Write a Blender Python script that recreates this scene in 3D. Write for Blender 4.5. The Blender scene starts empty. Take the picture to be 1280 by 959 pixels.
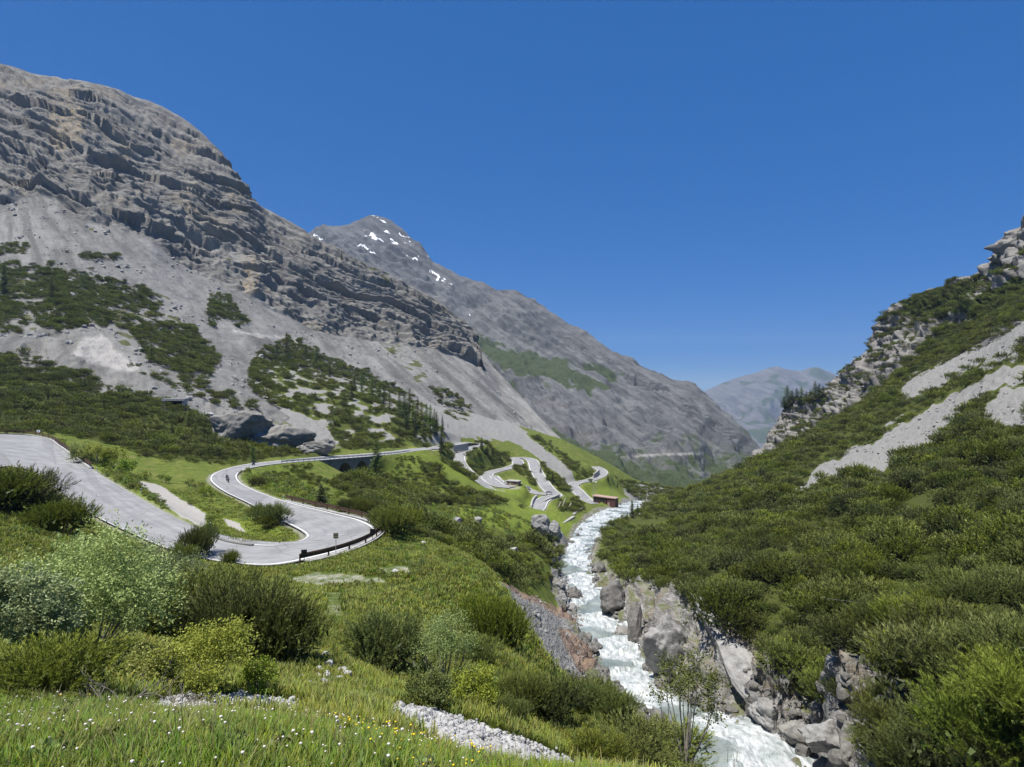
import bpy, bmesh, math, random
import numpy as np
from mathutils import Vector, Matrix, Euler
R = math.radians
rng = np.random.default_rng(7)
random.seed(7)
F = 763.0; U0 = 640.0; V0 = 479.5            # focal length and centre of a 1280 x 959 picture
scene = bpy.context.scene
COL = scene.collection

# ------------------------------------------------------------------ noise
def _h(i, j, k, s):
    n = (i.astype(np.uint32) * np.uint32(374761393) + j.astype(np.uint32) * np.uint32(668265263)
         + k.astype(np.uint32) * np.uint32(2147483647) + np.uint32((s * 974634777) & 0xffffffff))
    n = (n ^ (n >> np.uint32(13))) * np.uint32(1274126177)
    n = (n ^ (n >> np.uint32(16))) * np.uint32(2246822519)
    return n ^ (n >> np.uint32(15))
def gnoise(x, y, z, seed=0):
    x = np.asarray(x, np.float32); y = np.asarray(y, np.float32); z = np.asarray(z, np.float32)
    x, y, z = np.broadcast_arrays(x, y, z)
    xi = np.floor(x); yi = np.floor(y); zi = np.floor(z)
    fx = x - xi; fy = y - yi; fz = z - zi
    xi = xi.astype(np.int64); yi = yi.astype(np.int64); zi = zi.astype(np.int64)
    q = lambda t: t * t * t * (t * (t * 6 - 15) + 10)
    ux, uy, uz = q(fx), q(fy), q(fz)
    out = 0
    for a in (0, 1):
        wx = ux if a else 1 - ux
        for b in (0, 1):
            wy = uy if b else 1 - uy
            for c in (0, 1):
                wz = uz if c else 1 - uz
                h = _h(xi + a, yi + b, zi + c, seed)
                gx = (h & np.uint32(1023)).astype(np.float32) / 511.5 - 1
                gy = ((h >> np.uint32(10)) & np.uint32(1023)).astype(np.float32) / 511.5 - 1
                gz = ((h >> np.uint32(20)) & np.uint32(1023)).astype(np.float32) / 511.5 - 1
                out = out + wx * wy * wz * (gx * (fx - a) + gy * (fy - b) + gz * (fz - c))
    return out * 1.6
def fbm(x, y, z, octv=4, seed=0, gain=0.5):
    s = 0; a = 1.0; t = 0
    for o in range(octv):
        s = s + a * gnoise(x, y, z, seed + o * 17); t += a
        x = np.asarray(x) * 2.03; y = np.asarray(y) * 2.03; z = np.asarray(z) * 2.03; a *= gain
    return s / t * 1.5
def ridged(x, y, z, octv=4, seed=0):
    s = 0; a = 1.0; t = 0
    for o in range(octv):
        s = s + a * (1 - np.abs(gnoise(x, y, z, seed + o * 13)) * 2.2); t += a
        x = np.asarray(x) * 2.1; y = np.asarray(y) * 2.1; z = np.asarray(z) * 2.1; a *= 0.5
    return s / t
def sstep(a, b, x):
    t = np.clip((x - a) / (b - a), 0, 1); return t * t * (3 - 2 * t)

# ------------------------------------------------------------------ geometry helpers
def P(u, v, D): return np.array([(u - U0) / F * D, D, (V0 - v) / F * D])
def PZ(u, v, z): return P(u, v, F * (-z) / (v - V0))        # ray to the level z
def proj(p):
    p = np.asarray(p); y = np.maximum(p[..., 1], 0.3)
    return U0 + F * p[..., 0] / y, V0 - F * p[..., 2] / y
def inpoly(u, v, poly):
    poly = np.asarray(poly, float); c = np.zeros(np.shape(u), bool)
    n = len(poly); j = n - 1
    for i in range(n):
        xi, yi = poly[i]; xj, yj = poly[j]
        if yi != yj:
            c ^= ((yi > v) != (yj > v)) & (u < (xj - xi) * (v - yi) / (yj - yi) + xi)
        j = i
    return c
def mesh_np(name, verts, faces):
    """faces: int array (n,3) or (n,4)"""
    me = bpy.data.meshes.new(name)
    verts = np.asarray(verts, np.float32); faces = np.asarray(faces, np.int32)
    n, k = faces.shape
    me.vertices.add(len(verts)); me.vertices.foreach_set('co', verts.ravel())
    me.loops.add(n * k); me.loops.foreach_set('vertex_index', faces.ravel())
    me.polygons.add(n); me.polygons.foreach_set('loop_start', np.arange(0, n * k, k, dtype=np.int32))
    me.update(calc_edges=True); me.validate()
    return me
def grid_faces(nr, nc):
    i = np.arange(nr * nc).reshape(nr, nc)
    return np.stack([i[:-1, :-1], i[:-1, 1:], i[1:, 1:], i[1:, :-1]], -1).reshape(-1, 4)
def smooth(me, on=True):
    me.polygons.foreach_set('use_smooth', np.full(len(me.polygons), on)); me.update()
def attr(me, name, data):
    a = me.attributes.new(name, 'FLOAT', 'POINT'); a.data.foreach_set('value', np.asarray(data, np.float32).ravel())
def attrc(me, name, data):
    a = me.attributes.new(name, 'FLOAT_COLOR', 'POINT'); a.data.foreach_set('color', np.asarray(data, np.float32).ravel())
def link(name, me, mat=None, parent=None, loc=None, rz=0.0, sc=None):
    o = bpy.data.objects.new(name, me); COL.objects.link(o)
    if mat is not None and me is not None and not me.materials:
        for m in (mat if isinstance(mat, (list, tuple)) else [mat]): me.materials.append(m)
    if loc is not None: o.location = loc
    if rz: o.rotation_euler = (0, 0, rz)
    if sc is not None: o.scale = (sc, sc, sc) if np.isscalar(sc) else sc
    if parent is not None: o.parent = parent
    return o
def tag(o, label=None, cat=None, group=None, kind=None):
    if label: o['label'] = label
    if cat: o['category'] = cat
    if group: o['group'] = group
    if kind: o['kind'] = kind
    return o
def thing(name, label, cat, loc=(0, 0, 0), rz=0.0, group=None):
    o = bpy.data.objects.new(name, None); COL.objects.link(o); o.empty_display_size = .2
    o.location = loc; o.rotation_euler = (0, 0, rz)
    return tag(o, label, cat, group)
def normals(V):                                   # V (nr,nc,3)
    du = np.gradient(V, axis=1); dv = np.gradient(V, axis=0)
    n = np.cross(du, dv); n /= np.linalg.norm(n, axis=-1, keepdims=True) + 1e-9
    return n
class MB:                                         # small mesh builder: boxes, tubes, lathes
    def __init__(s): s.v = []; s.f = []
    def quad(s, pts):
        b = len(s.v); s.v += [tuple(p) for p in pts]; s.f.append(tuple(range(b, b + len(pts))))
    def box(s, c, d, m=None):
        b = len(s.v); cx, cy, cz = c; dx, dy, dz = d[0] / 2, d[1] / 2, d[2] / 2
        for sx, sy, sz in ((-1,-1,-1),(1,-1,-1),(1,1,-1),(-1,1,-1),(-1,-1,1),(1,-1,1),(1,1,1),(-1,1,1)):
            p = Vector((cx + sx * dx, cy + sy * dy, cz + sz * dz))
            if m is not None: p = m @ p
            s.v.append(tuple(p))
        for q in ((0,3,2,1),(4,5,6,7),(0,1,5,4),(1,2,6,5),(2,3,7,6),(3,0,4,7)): s.f.append(tuple(b + i for i in q))
        return s
    def tube(s, pts, rad, n=8, cap=True):
        b = len(s.v); pts = [Vector(p) for p in pts]; m = len(pts)
        if np.isscalar(rad): rad = [rad] * m
        for i, p in enumerate(pts):
            t = (pts[min(i + 1, m - 1)] - pts[max(i - 1, 0)]).normalized()
            a = t.orthogonal().normalized() if i == 0 else (a - t * a.dot(t)).normalized()
            c = t.cross(a)
            for k in range(n):
                w = 2 * math.pi * k / n
                s.v.append(tuple(p + (a * math.cos(w) + c * math.sin(w)) * rad[i]))
        for i in range(m - 1):
            for k in range(n):
                s.f.append((b + i * n + k, b + i * n + (k + 1) % n, b + (i + 1) * n + (k + 1) % n, b + (i + 1) * n + k))
        if cap:
            s.f.append(tuple(b + k for k in range(n))[::-1]); s.f.append(tuple(b + (m - 1) * n + k for k in range(n)))
        return s
    def sweep(s, path, prof, closed=True):        # prof: list of (side, up) ; path: 3D points, z up
        b = len(s.v); m = len(path); n = len(prof); path = [Vector(p) for p in path]
        for i, p in enumerate(path):
            t = path[min(i + 1, m - 1)] - path[max(i - 1, 0)]; t.z = 0; t.normalize()
            sd = Vector((t.y, -t.x, 0))
            for (a, h) in prof: s.v.append(tuple(p + sd * a + Vector((0, 0, h))))
        for i in range(m - 1):
            for k in range(n if closed else n - 1):
                s.f.append((b + i * n + k, b + i * n + (k + 1) % n, b + (i + 1) * n + (k + 1) % n, b + (i + 1) * n + k))
        if closed:
            s.f.append(tuple(b + k for k in range(n))[::-1]); s.f.append(tuple(b + (m - 1) * n + k for k in range(n)))
        return s
    def mesh(s, name):
        me = bpy.data.meshes.new(name); me.from_pydata(s.v, [], s.f); me.update()
        bm = bmesh.new(); bm.from_mesh(me); bmesh.ops.recalc_face_normals(bm, faces=bm.faces); bm.to_mesh(me); bm.free()
        return me
    def build(s, name, mat, parent=None, **k): return link(name, s.mesh(name), mat, parent, **k)
def crom(pts, n):                                  # Catmull-Rom through points, n samples
    pts = np.asarray(pts, float); m = len(pts)
    d = np.r_[0, np.cumsum(np.sqrt(np.linalg.norm(np.diff(pts[:, :3], axis=0), axis=1)) + 1e-6)]
    t = np.linspace(0, d[-1], n); out = np.zeros((n, pts.shape[1]))
    tan = np.zeros_like(pts)
    tan[1:-1] = ((pts[2:] - pts[1:-1]) / (d[2:] - d[1:-1])[:, None] * (d[1:-1] - d[:-2])[:, None] + (pts[1:-1] - pts[:-2]) / (d[1:-1] - d[:-2])[:, None] * (d[2:] - d[1:-1])[:, None]) / (d[2:] - d[:-2])[:, None]
    tan[0] = (pts[1] - pts[0]) / (d[1] - d[0]); tan[-1] = (pts[-1] - pts[-2]) / (d[-1] - d[-2])
    i = np.clip(np.searchsorted(d, t, side='right') - 1, 0, m - 2); h = (d[i + 1] - d[i]); s = (t - d[i]) / h
    s = s[:, None]; h = h[:, None]
    return (2*s**3 - 3*s**2 + 1) * pts[i] + (s**3 - 2*s**2 + s) * h * tan[i] + (-2*s**3 + 3*s**2) * pts[i + 1] + (s**3 - s**2) * h * tan[i + 1]

# ------------------------------------------------------------------ shader helper
class N:
    def __init__(s, name):
        s.m = bpy.data.materials.new(name); s.m.use_nodes = True; s.t = s.m.node_tree; s.t.nodes.clear()
        s.out = s.t.nodes.new('ShaderNodeOutputMaterial')
    def n(s, typ, ins=None, **props):
        nd = s.t.nodes.new(typ)
        for k, v in props.items(): setattr(nd, k, v)
        for k, v in (ins or {}).items():
            if isinstance(v, bpy.types.NodeSocket): s.t.links.new(v, nd.inputs[k])
            else: nd.inputs[k].default_value = v
        return nd
    def attr(s, name): return s.n('ShaderNodeAttribute', attribute_name=name).outputs['Fac']
    def attrc(s, name): return s.n('ShaderNodeAttribute', attribute_name=name).outputs['Color']
    def pos(s): return s.n('ShaderNodeNewGeometry').outputs['Position']
    def noise(s, scale, detail=4, rough=.55, vec=None, dist=0.0):
        i = {'Scale': scale, 'Detail': detail, 'Roughness': rough, 'Distortion': dist}
        i['Vector'] = vec if vec is not None else s.pos()
        return s.n('ShaderNodeTexNoise', i).outputs['Fac']
    def map(s, vec, scale=(1, 1, 1), rot=(0, 0, 0)): return s.n('ShaderNodeMapping', {'Vector': vec, 'Scale': scale, 'Rotation': rot}).outputs[0]
    def ramp(s, fac, a, b, c0=0.0, c1=1.0):
        return s.n('ShaderNodeMapRange', {'Value': fac, 'From Min': a, 'From Max': b, 'To Min': c0, 'To Max': c1}).outputs[0]
    def mix(s, fac, a, b, mode='MIX'):
        nd = s.t.nodes.new('ShaderNodeMix'); nd.data_type = 'RGBA'; nd.blend_type = mode
        for k, v in ((0, fac), (6, a), (7, b)):
            if isinstance(v, bpy.types.NodeSocket): s.t.links.new(v, nd.inputs[k])
            elif k == 0: nd.inputs[0].default_value = v
            else: nd.inputs[k].default_value = (v[0], v[1], v[2], 1) if not np.isscalar(v) else (v, v, v, 1)
        return nd.outputs[2]
    def math(s, op, a, b=0.0):
        nd = s.t.nodes.new('ShaderNodeMath'); nd.operation = op
        for k, v in ((0, a), (1, b)):
            if isinstance(v, bpy.types.NodeSocket): s.t.links.new(v, nd.inputs[k])
            else: nd.inputs[k].default_value = v
        return nd.outputs[0]
    def bump(s, h, strength=.5, dist=.1): return s.n('ShaderNodeBump', {'Height': h, 'Strength': strength, 'Distance': dist}).outputs[0]
    def bsdf(s, col, rough=.9, normal=None, spec=.2, **ins):
        i = {'Roughness': rough, 'Specular IOR Level': spec}
        if isinstance(col, bpy.types.NodeSocket): i['Base Color'] = col
        else: i['Base Color'] = (*col, 1)
        if normal is not None: i['Normal'] = normal
        i.update(ins)
        return s.n('ShaderNodeBsdfPrincipled', i).outputs[0]
    def done(s, sh): s.t.links.new(sh, s.out.inputs[0]); return s.m
def simple(name, col, rough=.7, var=.15, scale=8.0, metal=0.0, spec=.3):
    m = N(name); tc = m.n('ShaderNodeTexCoord').outputs['Object']
    n = m.noise(scale, 5, .6, tc)
    c = m.mix(m.ramp(n, .3, .7), tuple(max(0, x * (1 - var)) for x in col), tuple(min(1, x * (1 + var)) for x in col))
    return m.done(m.bsdf(c, rough, spec=spec, Metallic=metal))
# ------------------------------------------------------------------ roads (edges read as rays onto levels)
ROAD = [  # inner edge (u,v,z) | outer edge
 ((-150,575,-11.0),(-90,622,-11.6)), ((-120,556,-11.8),(-50,600,-13.0)), ((-60,546,-12.5),(-15,588,-14.4)), ((0,543,-13.5),(12,583,-15.0)),
 ((35,544.5,-14.2),(30,586,-15.5)), ((60,549,-14.9),(46,592,-15.9)), ((75,558,-15.5),(55,598,-16.2)), ((95,572,-16.2),(72,611,-16.8)),
 ((120,590,-17.0),(95,629,-17.4)), ((160,614,-18.0),(128,650,-18.1)), ((200,637,-18.6),(165,667,-18.6)), ((230,653,-18.9),(205,684,-18.9)),
 ((258,666.5,-19.1),(250,697,-19.15)), ((290,678,-19.2),(290,704,-19.25)), ((340,682.5,-19.3),(340,706.5,-19.4)), ((365,679,-19.35),(385,699,-19.5)),
 ((380,673,-19.4),(430,687,-19.5)), ((382,669.5,-19.4),(462,672.5,-19.5)), ((378,665,-19.45),(471,662,-19.6)), ((362,656,-19.55),(452,650.5,-19.8)),
 ((342,647,-19.7),(415,641,-20.0)), ((312,630,-19.95),(360,627.5,-20.2)), ((280,614.5,-20.3),(322,614,-20.4)), ((264,603,-20.6),(302,604,-20.65)),
 ((262,598,-20.8),(297,597,-20.9)), ((266,592.5,-21.0),(298,592,-21.2)), ((282,586,-21.6),(307,587,-21.6)), ((310,580,-22.6),(327,582.5,-22.5)),
 ((345,576,-23.6),(355,579,-23.7)), ((400,571,-26.0),(410,574.5,-26.2)), ((450,567.5,-28.5),(458,570.8,-28.6)), ((490,564,-31.0),(497,567.2,-31.2)),
 ((515,560.8,-33.0),(522,563.4,-33.2)), ((532,559.5,-34.5),(540,561.8,-34.6))]
Lr = crom([PZ(*a) for a, b in ROAD], 700); Rr = crom([PZ(*b) for a, b in ROAD], 700)
MAINC = (Lr + Rr) / 2; MAINH = np.linalg.norm((Lr - Rr)[:, :2], axis=1) / 2
FARR = [  # (name-less) far stretches of the pass road: (u,v,D)
 [(540,561.5,325),(554,557.5,385),(572,555,420),(588,553.5,436),(598,555,440),(590,559,425),(575,568,396),(574,577,378),(581,587,366),(594,598,356),(611,611,350),(622,617,348)],
 [(641,609,357),(626,607.5,362),(614,601,376),(608.5,593.5,394),(619,589,412),(636,585,430),(647,580.5,446),(646,575.5,462),(642,573,470),(653,572.5,476),(663,574.5,470),(670,588,430),(679,603,398),(688,614,378),(694,619.5,366),(684,622.5,358),(677,627,349),(672.5,635,337),(668,640,325)],
 [(652,608,378),(660,612.5,374),(671,616.5,370),(683,618,369)],
 [(617,595,388),(623,601,378),(633,604.5,370),(645,603.5,371)],
 [(743,583.5,545),(750,586.5,530),(753.5,591,512),(746,597,488),(734,601,468),(719,604.5,450),(716,607.5,446),(721,612.5,438),(727,619,424),(735,626,412),(741,630,404)],
]
FARC = []
for f in FARR:
    c = crom([P(*p) for p in f], 26 * len(f))
    FARC.append(c)
FARW = [4.1, 4.2, 3.4, 3.0, 4.2]

# ------------------------------------------------------------------ river centre line (u,v,D, half width)
RIV = [(16,-30,-30.0,6),(16,0,-33.0,6),(17,25,-35.5,6),(19,45,-39.0,6),(23.5,60,-41.7,6.5)]
RIV = [np.array([a, b, c, d]) for a, b, c, d in RIV]
for u, v, D, w in [(932,938,72,7.2),(866,900,84,5.4),(806,868,97,4.2),(781,832,111,4.4),(766,800,126,5.2),(742,771,142,5.0),(731,748,160,4.6),(721,725,182,5.2),(715,708,202,5.4),(721,690,228,4.4),(730,676,252,4.4),(743,660,292,6.6),(759,647,332,7.8),(775,638,378,7.8),(787,633,420,7.5),(800,629,470,9.0),(815,626,540,9),(835,627,640,9)]:
    RIV.append(np.r_[P(u, v, D), w])
RIVC = crom(RIV, 900)

# ------------------------------------------------------------------ ground control points
CP = []
def cp(*pts):
    for u, v, D in pts: CP.append(P(u, v, D))
cp((0,959,3.6),(150,959,3.6),(300,959,3.7),(450,959,3.9),(560,959,4.6),(620,965,7),
   (0,920,4.9),(300,915,5.4),(480,930,6),(0,885,7.2),(120,880,8),(200,884,9),(280,886,9.8),(370,890,10.2),(460,900,10.3),(500,890,12),(560,915,11.6),(620,935,12.2),(690,955,14),
   (600,890,15.5),(650,900,17),(693,938,17.5),(740,945,18),(800,955,17.5),(850,975,18),
   (0,800,13),(100,805,16),(200,840,14),(260,858,12),(330,860,13),(400,862,14.5),(430,830,19),(300,820,20.5),(385,822,20.5),(480,841,22),(540,872,19),(600,850,21),(580,800,27),(620,808,27),(520,790,29),(650,828,26),
   (700,900,22),(720,866,25),(780,892,25),(760,920,21),(820,935,20.5),(660,870,22),
   (450,760,36),(350,760,34),(250,750,32),(430,722,52),(520,730,47),(560,706,58),(600,728,52),(635,746,47),(500,690,67),
   (150,720,40),(0,700,40),(80,660,60),(30,640,55),(0,600,75),(-60,620,60),(200,700,58),(260,707,59),(330,722,57),
   (520,684,77),(485,690,70),(560,700,66),(630,736,74),
   (690,772,96),(735,806,117),(650,760,82),(700,850,84),(745,838,105),
   (700,905,48),(760,960,48),(800,1000,40),(720,900,70),
   (520,655,112),(500,645,108),(480,632,128),(540,672,100),(600,690,112),(640,722,112),(680,728,138),(690,712,160),(650,692,150),(690,690,188),(600,662,158),(560,642,186),(677,664,212),(705,668,235),(640,650,225),(600,640,225),
   (500,622,200),(450,604,205),(430,597,215),(400,612,150),(370,605,160),(440,625,140),(350,592,168),(480,590,250),(540,580,290),(520,570,318),(560,602,265),(600,606,305),(620,624,290),(640,634,300),(690,640,300),(700,634,330),(655,628,325),(640,618,338),(570,590,330),
   (725,640,345),(712,650,300),(740,632,395),(760,629,415),
   (330,640,98),(300,655,88),(320,668,83),(350,670,80),(280,640,98),(240,640,97),(230,615,118),(200,600,140),(160,590,130),(240,590,150),
   (120,575,150),(0,535,190),(60,540,190),(150,560,175),(200,560,195),(260,570,200),(320,570,215),
   (0,450,300),(100,480,290),(200,510,280),(280,540,260),(330,566,240),(370,561,262),(430,560,290),(470,559,310),(500,556,335),
   (-100,520,215),(-100,440,300),(-300,480,200),(-300,620,80),
   # right bank and slope
   (757,690,215),(752,702,196),(768,728,165),(790,738,146),(830,742,126),(862,748,113),(900,790,94),(958,822,80),(1010,850,70),(1045,880,63),(1100,905,53),(1135,959,45),
   (1280,959,33),(1280,900,40),(1280,800,55),(1280,700,78),(1280,600,112),(1280,520,152),(1280,450,197),(1280,405,240),
   (1180,860,52),(1100,800,70),(1000,780,88),(900,740,118),(1180,700,93),(1100,700,105),(1000,700,125),(900,700,148),(820,700,175),(785,690,205),
   (1150,600,152),(1100,640,140),(1000,600,215),(1000,650,165),(900,640,225),(830,655,268),(800,645,320),(860,680,190),
   (1100,550,215),(1000,570,292),(960,582,345),(880,612,400),(830,626,418),(920,612,310),(940,580,400),(1180,550,180),
   (1100,500,325),(1200,450,288),(1150,470,310),(1050,540,300),(1200,490,235),
   (1400,900,38),(1450,700,75),(1450,550,115),(1450,420,180),(1650,500,120),(1650,800,45),
   # valley beyond the switchbacks and foot of the screes
   (560,545,420),(610,560,450),(640,560,500),(700,575,520),(690,596,450),(760,590,560),(770,606,520),(800,605,600),(760,612,470),(860,622,700),(940,610,700),(700,550,600),(600,540,520),(780,622,470),
   (1000,600,700),(1100,560,600))
for w in [(3,5,-3.7),(5,6,-5.2),(7,8,-7.8),(3,9,-6.1),(6,12,-9),(9,14,-13),(9,10,-12),(8,18,-17),(10,24,-26),(6,3,-5.2),(22,5,-28),(22,10,-25),(20,15,-30),(23,28,-25),(26,24,-21),(-9,-5,-1.7),(0,-5,-1.9),(9,-5,-6.5),(5,2,-3.8),(0,0,-2.0),(-3,1,-2.05),(-6,1,-2.1),(-3,2.3,-2.15),(0,2.3,-2.2),(2,1,-2.5),(3,-3,-2.8),(3,2.5,-3.0),(2,4.5,-3.2),(6,0,-5.5),(6,8.5,-6.8),(10,6,-12),(8,10,-9.5),(4,12,-8.4),(12,-3,-14),(7,4.5,-7),(9,4,-9),(12,10,-20),(10,16,-23),(11,30,-30),(-8,3,-2.2),(-20,8,-4.5),(-40,20,-7.5),(-70,40,-9.5),(-30,-5,-1.7),(24,0,-24),(24,20,-26),(32,10,-16),(40,-5,-10)]:
    CP.append(np.array(w, float))
for i in range(0, 700, 14): CP.append(Lr[i]); CP.append(Rr[i])
for c in FARC:
    for i in range(4, len(c), 22): CP.append(c[i])
t = np.gradient(RIVC[:, :2], axis=0); t /= np.linalg.norm(t, axis=1)[:, None]; rs = np.c_[t[:, 1], -t[:, 0]]   # right side
for i in range(0, 900, 22):
    for sgn in (-1, 1):
        q = RIVC[i, :3].copy(); q[:2] += sgn * rs[i] * (RIVC[i, 3] + .6); q[2] += .5; CP.append(q)
CP = np.array(CP)
# thin duplicates
keep = []
def warp(p): return np.c_[p[:, 0] / (p[:, 1] + 8), np.log(p[:, 1] + 8)]
W_ = warp(CP)
for i in range(len(CP)):
    if all(np.hypot(*(W_[i] - W_[j])) > .012 for j in keep): keep.append(i)
CP = CP[keep]; W_ = W_[keep]
def tps(r2): return np.where(r2 > 1e-12, .5 * r2 * np.log(np.maximum(r2, 1e-12)), 0)
n_ = len(CP)
A_ = np.zeros((n_ + 3, n_ + 3)); d2 = ((W_[:, None] - W_[None]) ** 2).sum(-1)
A_[:n_, :n_] = tps(d2) + np.eye(n_) * 2e-5
A_[:n_, n_] = 1; A_[:n_, n_ + 1:] = W_; A_[n_, :n_] = 1; A_[n_ + 1:, :n_] = W_.T
C_ = np.linalg.solve(A_, np.r_[CP[:, 2] / (CP[:, 1] + 8), 0, 0, 0])

ga = np.concatenate([np.linspace(-1.9, -.92, 70, endpoint=False), np.linspace(-.92, .92, 690), np.linspace(.92, 1.9, 71)[1:]])
gb = np.linspace(math.log(3.0), math.log(760.0), 900)
NA, NB = len(ga), len(gb)
GX = (ga[None] * np.exp(gb)[:, None]); GY = np.repeat((np.exp(gb) - 8)[:, None], NA, 1)
np.seterr(all='ignore'); GZ = np.zeros((NB, NA))
for i in range(0, NB, 50):
    q = np.stack([np.repeat(ga[None], min(50, NB - i), 0).ravel(), np.repeat(gb[i:i + 50], NA)], 1).astype(np.float32)
    acc = C_[n_] + q @ C_[n_ + 1:]
    d = ((q[:, None, :] - W_[None].astype(np.float32)) ** 2).sum(-1)
    acc = acc + tps(d) @ C_[:n_]
    GZ[i:i + 50] = (acc * (q[:, 1] * 0 + np.exp(q[:, 1]))).reshape(-1, NA)
# gentle relief
sc_ = np.clip(GY + 4, 2, 400)
GZ += .010 * sc_ ** .75 * fbm(GX / (sc_ ** .5 * 1.6), GY / (sc_ ** .5 * 1.6), 0 * GX, 4, 3) * 1.6
def near_line(X, Y, line, maxd):
    """distance to a polyline (points dense) and index of the nearest point; only within a box"""
    D = np.full(X.shape, 1e9); I = np.zeros(X.shape, int)
    x0, y0 = line[:, :2].min(0) - maxd; x1, y1 = line[:, :2].max(0) + maxd
    sel = np.where((X > x0) & (X < x1) & (Y > y0) & (Y < y1))
    px, py = X[sel].astype(np.float32), Y[sel].astype(np.float32)
    bd = np.full(px.shape, 1e9, np.float32); bi = np.zeros(px.shape, int)
    for i in range(0, len(line), 1):
        dd = (px - np.float32(line[i, 0])) ** 2 + (py - np.float32(line[i, 1])) ** 2
        m = dd < bd; bd[m] = dd[m]; bi[m] = i
    D[sel] = np.sqrt(bd); I[sel] = bi
    return D, I
# road beds
rd_mask = np.zeros_like(GZ)
lines5 = np.concatenate([(Lr * (1 - q) + Rr * q)[::3] for q in np.linspace(0, 1, 15)])
dm, im = near_line(GX, GY, lines5, 9)
e0, _ = near_line(GX, GY, Lr[::2], 9); e1, _ = near_line(GX, GY, Rr[::2], 9); ed = np.minimum(e0, e1)
ins = inpoly(GX, GY, np.concatenate([Lr[::4], Rr[::-4]])[:, :2]); sd_ = np.where(ins, -np.minimum(ed, 9), np.minimum(ed, 99))
k = 1 - sstep(.4, 3.2, sd_)
GZ = GZ * (1 - k) + (lines5[im, 2] - .27 + .20 * sstep(.3, 1.0, sd_)) * k
rd_mask = np.maximum(rd_mask, 1 - sstep(.2, 1.3, sd_))
# the road crosses a gully on a viaduct: no fill under it
nl_ = len(Lr[::3]); alng = (im % nl_) * 3; ru, rv = proj(Rr)
vA = int(np.argmin((ru - 399) ** 2 + (rv - 574.5) ** 2)); vB = int(np.argmin((ru - 466) ** 2 + (rv - 570.2) ** 2))
vm_ = sstep(vA - 3, vA + 6, alng) * (1 - sstep(vB - 6, vB + 3, alng)) * ((ins & (e0 > .9)) | (~ins & (e1 < e0))) * (1 - sstep(5, 9, sd_))
GZ = np.where(vm_ > 0, GZ * (1 - vm_) + np.minimum(GZ, lines5[im, 2] - 8.5) * vm_, GZ); rd_mask *= 1 - np.clip(vm_ * 2, 0, 1)
for c, w in zip(FARC, FARW):
    dm, im = near_line(GX, GY, c[::2], 12)
    k = 1 - sstep(w + 1, w + 7, dm); GZ = GZ * (1 - k) + (c[::2, 2][im] - .35) * k
    rd_mask = np.maximum(rd_mask, 1 - sstep(w, w + 1.6, dm))
# river bed
dr, ir = near_line(GX, GY, RIVC[::2], 22); rw = RIVC[::2, 3][ir]; rz_ = RIVC[::2, 2][ir]
bed = rz_ - 1.4 * np.clip(1 - (dr / rw) ** 2, 0, 1) - .2
kk = 1 - sstep(rw - .3, rw + 2.5, dr)
lift = rz_ + .15 + .35 * np.clip(dr - rw, 0, 8)
GZ = np.where(dr < rw + 8, np.maximum(GZ, lift), GZ)
GZ = GZ * (1 - kk) + np.minimum(GZ, bed) * kk
def ground_z(x, y):
    x = np.asarray(x, float); y = np.asarray(y, float)
    a = np.interp(x / (y + 8), ga, np.arange(NA)); b = np.interp(np.log(np.maximum(y + 8, 3.0)), gb, np.arange(NB))
    i = np.clip(a.astype(int), 0, NA - 2); j = np.clip(b.astype(int), 0, NB - 2); s = a - i; t_ = b - j
    return GZ[j, i] * (1 - s) * (1 - t_) + GZ[j, i + 1] * s * (1 - t_) + GZ[j + 1, i] * (1 - s) * t_ + GZ[j + 1, i + 1] * s * t_
GV = np.stack([GX, GY, GZ], -1)
GN = normals(GV); GN = np.where(GN[..., 2:] < 0, -GN, GN)
GU, GVV = proj(GV)
# ------------------------------------------------------------------ what grows / lies where on the ground
jit = fbm(GX / (sc_ * .03), GY / (sc_ * .03), 0 * GX, 3, 21); jit2 = fbm(GX / (sc_ * .03), GY / (sc_ * .03), 0 * GX + 9, 3, 22)
def zone(poly, d0=0, d1=1e9, j=6.0):
    return (inpoly(GU + j * jit, GVV + j * jit2, poly) & (GY > d0) & (GY < d1)).astype(float)
def blur(m, n=2):
    for _ in range(n):
        p = np.pad(m, 1, mode='edge'); m = (p[:-2, 1:-1] + p[2:, 1:-1] + p[1:-1, :-2] + p[1:-1, 2:] + 2 * p[1:-1, 1:-1]) / 6
    return m
BANK = [(622,728),(645,735),(690,762),(735,790),(757,835),(752,862),(700,850),(655,830),(640,800),(632,760)]
CH1 = [(1122,478),(1150,462),(1200,437),(1248,394),(1290,365),(1290,434),(1247,446),(1221,458),(1188,476),(1155,493),(1126,496)]
CH2 = [(992,617),(1013,592),(1053,569),(1103,542),(1151,516),(1212,485),(1290,449),(1290,472),(1260,486),(1212,504),(1198,526),(1163,562),(1120,578),(1085,596),(1066,592),(1024,602)]
CH3 = [(1250,494),(1290,477),(1290,526),(1250,542),(1228,534)]
CH4 = [(1205,472),(1262,440),(1278,447),(1230,470)]
CH5 = [(1105,530),(1130,517),(1128,522),(1108,533)]
scree = zone(BANK, 55, 140, 5)
for c in (CH1, CH2, CH3, CH4, CH5): scree = np.maximum(scree, zone(c, 100, 500, 11))
SCR_FAR = [(560,480),(600,470),(628,500),(642,528),(668,548),(702,578),(724,603),(716,606),(690,588),(660,563),(640,553),(600,548),(570,548)]
scree = np.maximum(scree, zone(SCR_FAR, 400, 760, 5))
scree = np.maximum(scree, ((GY > 205) & (GU < 575) & (GVV < 556)).astype(float))
gravel = np.zeros_like(GZ)
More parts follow.
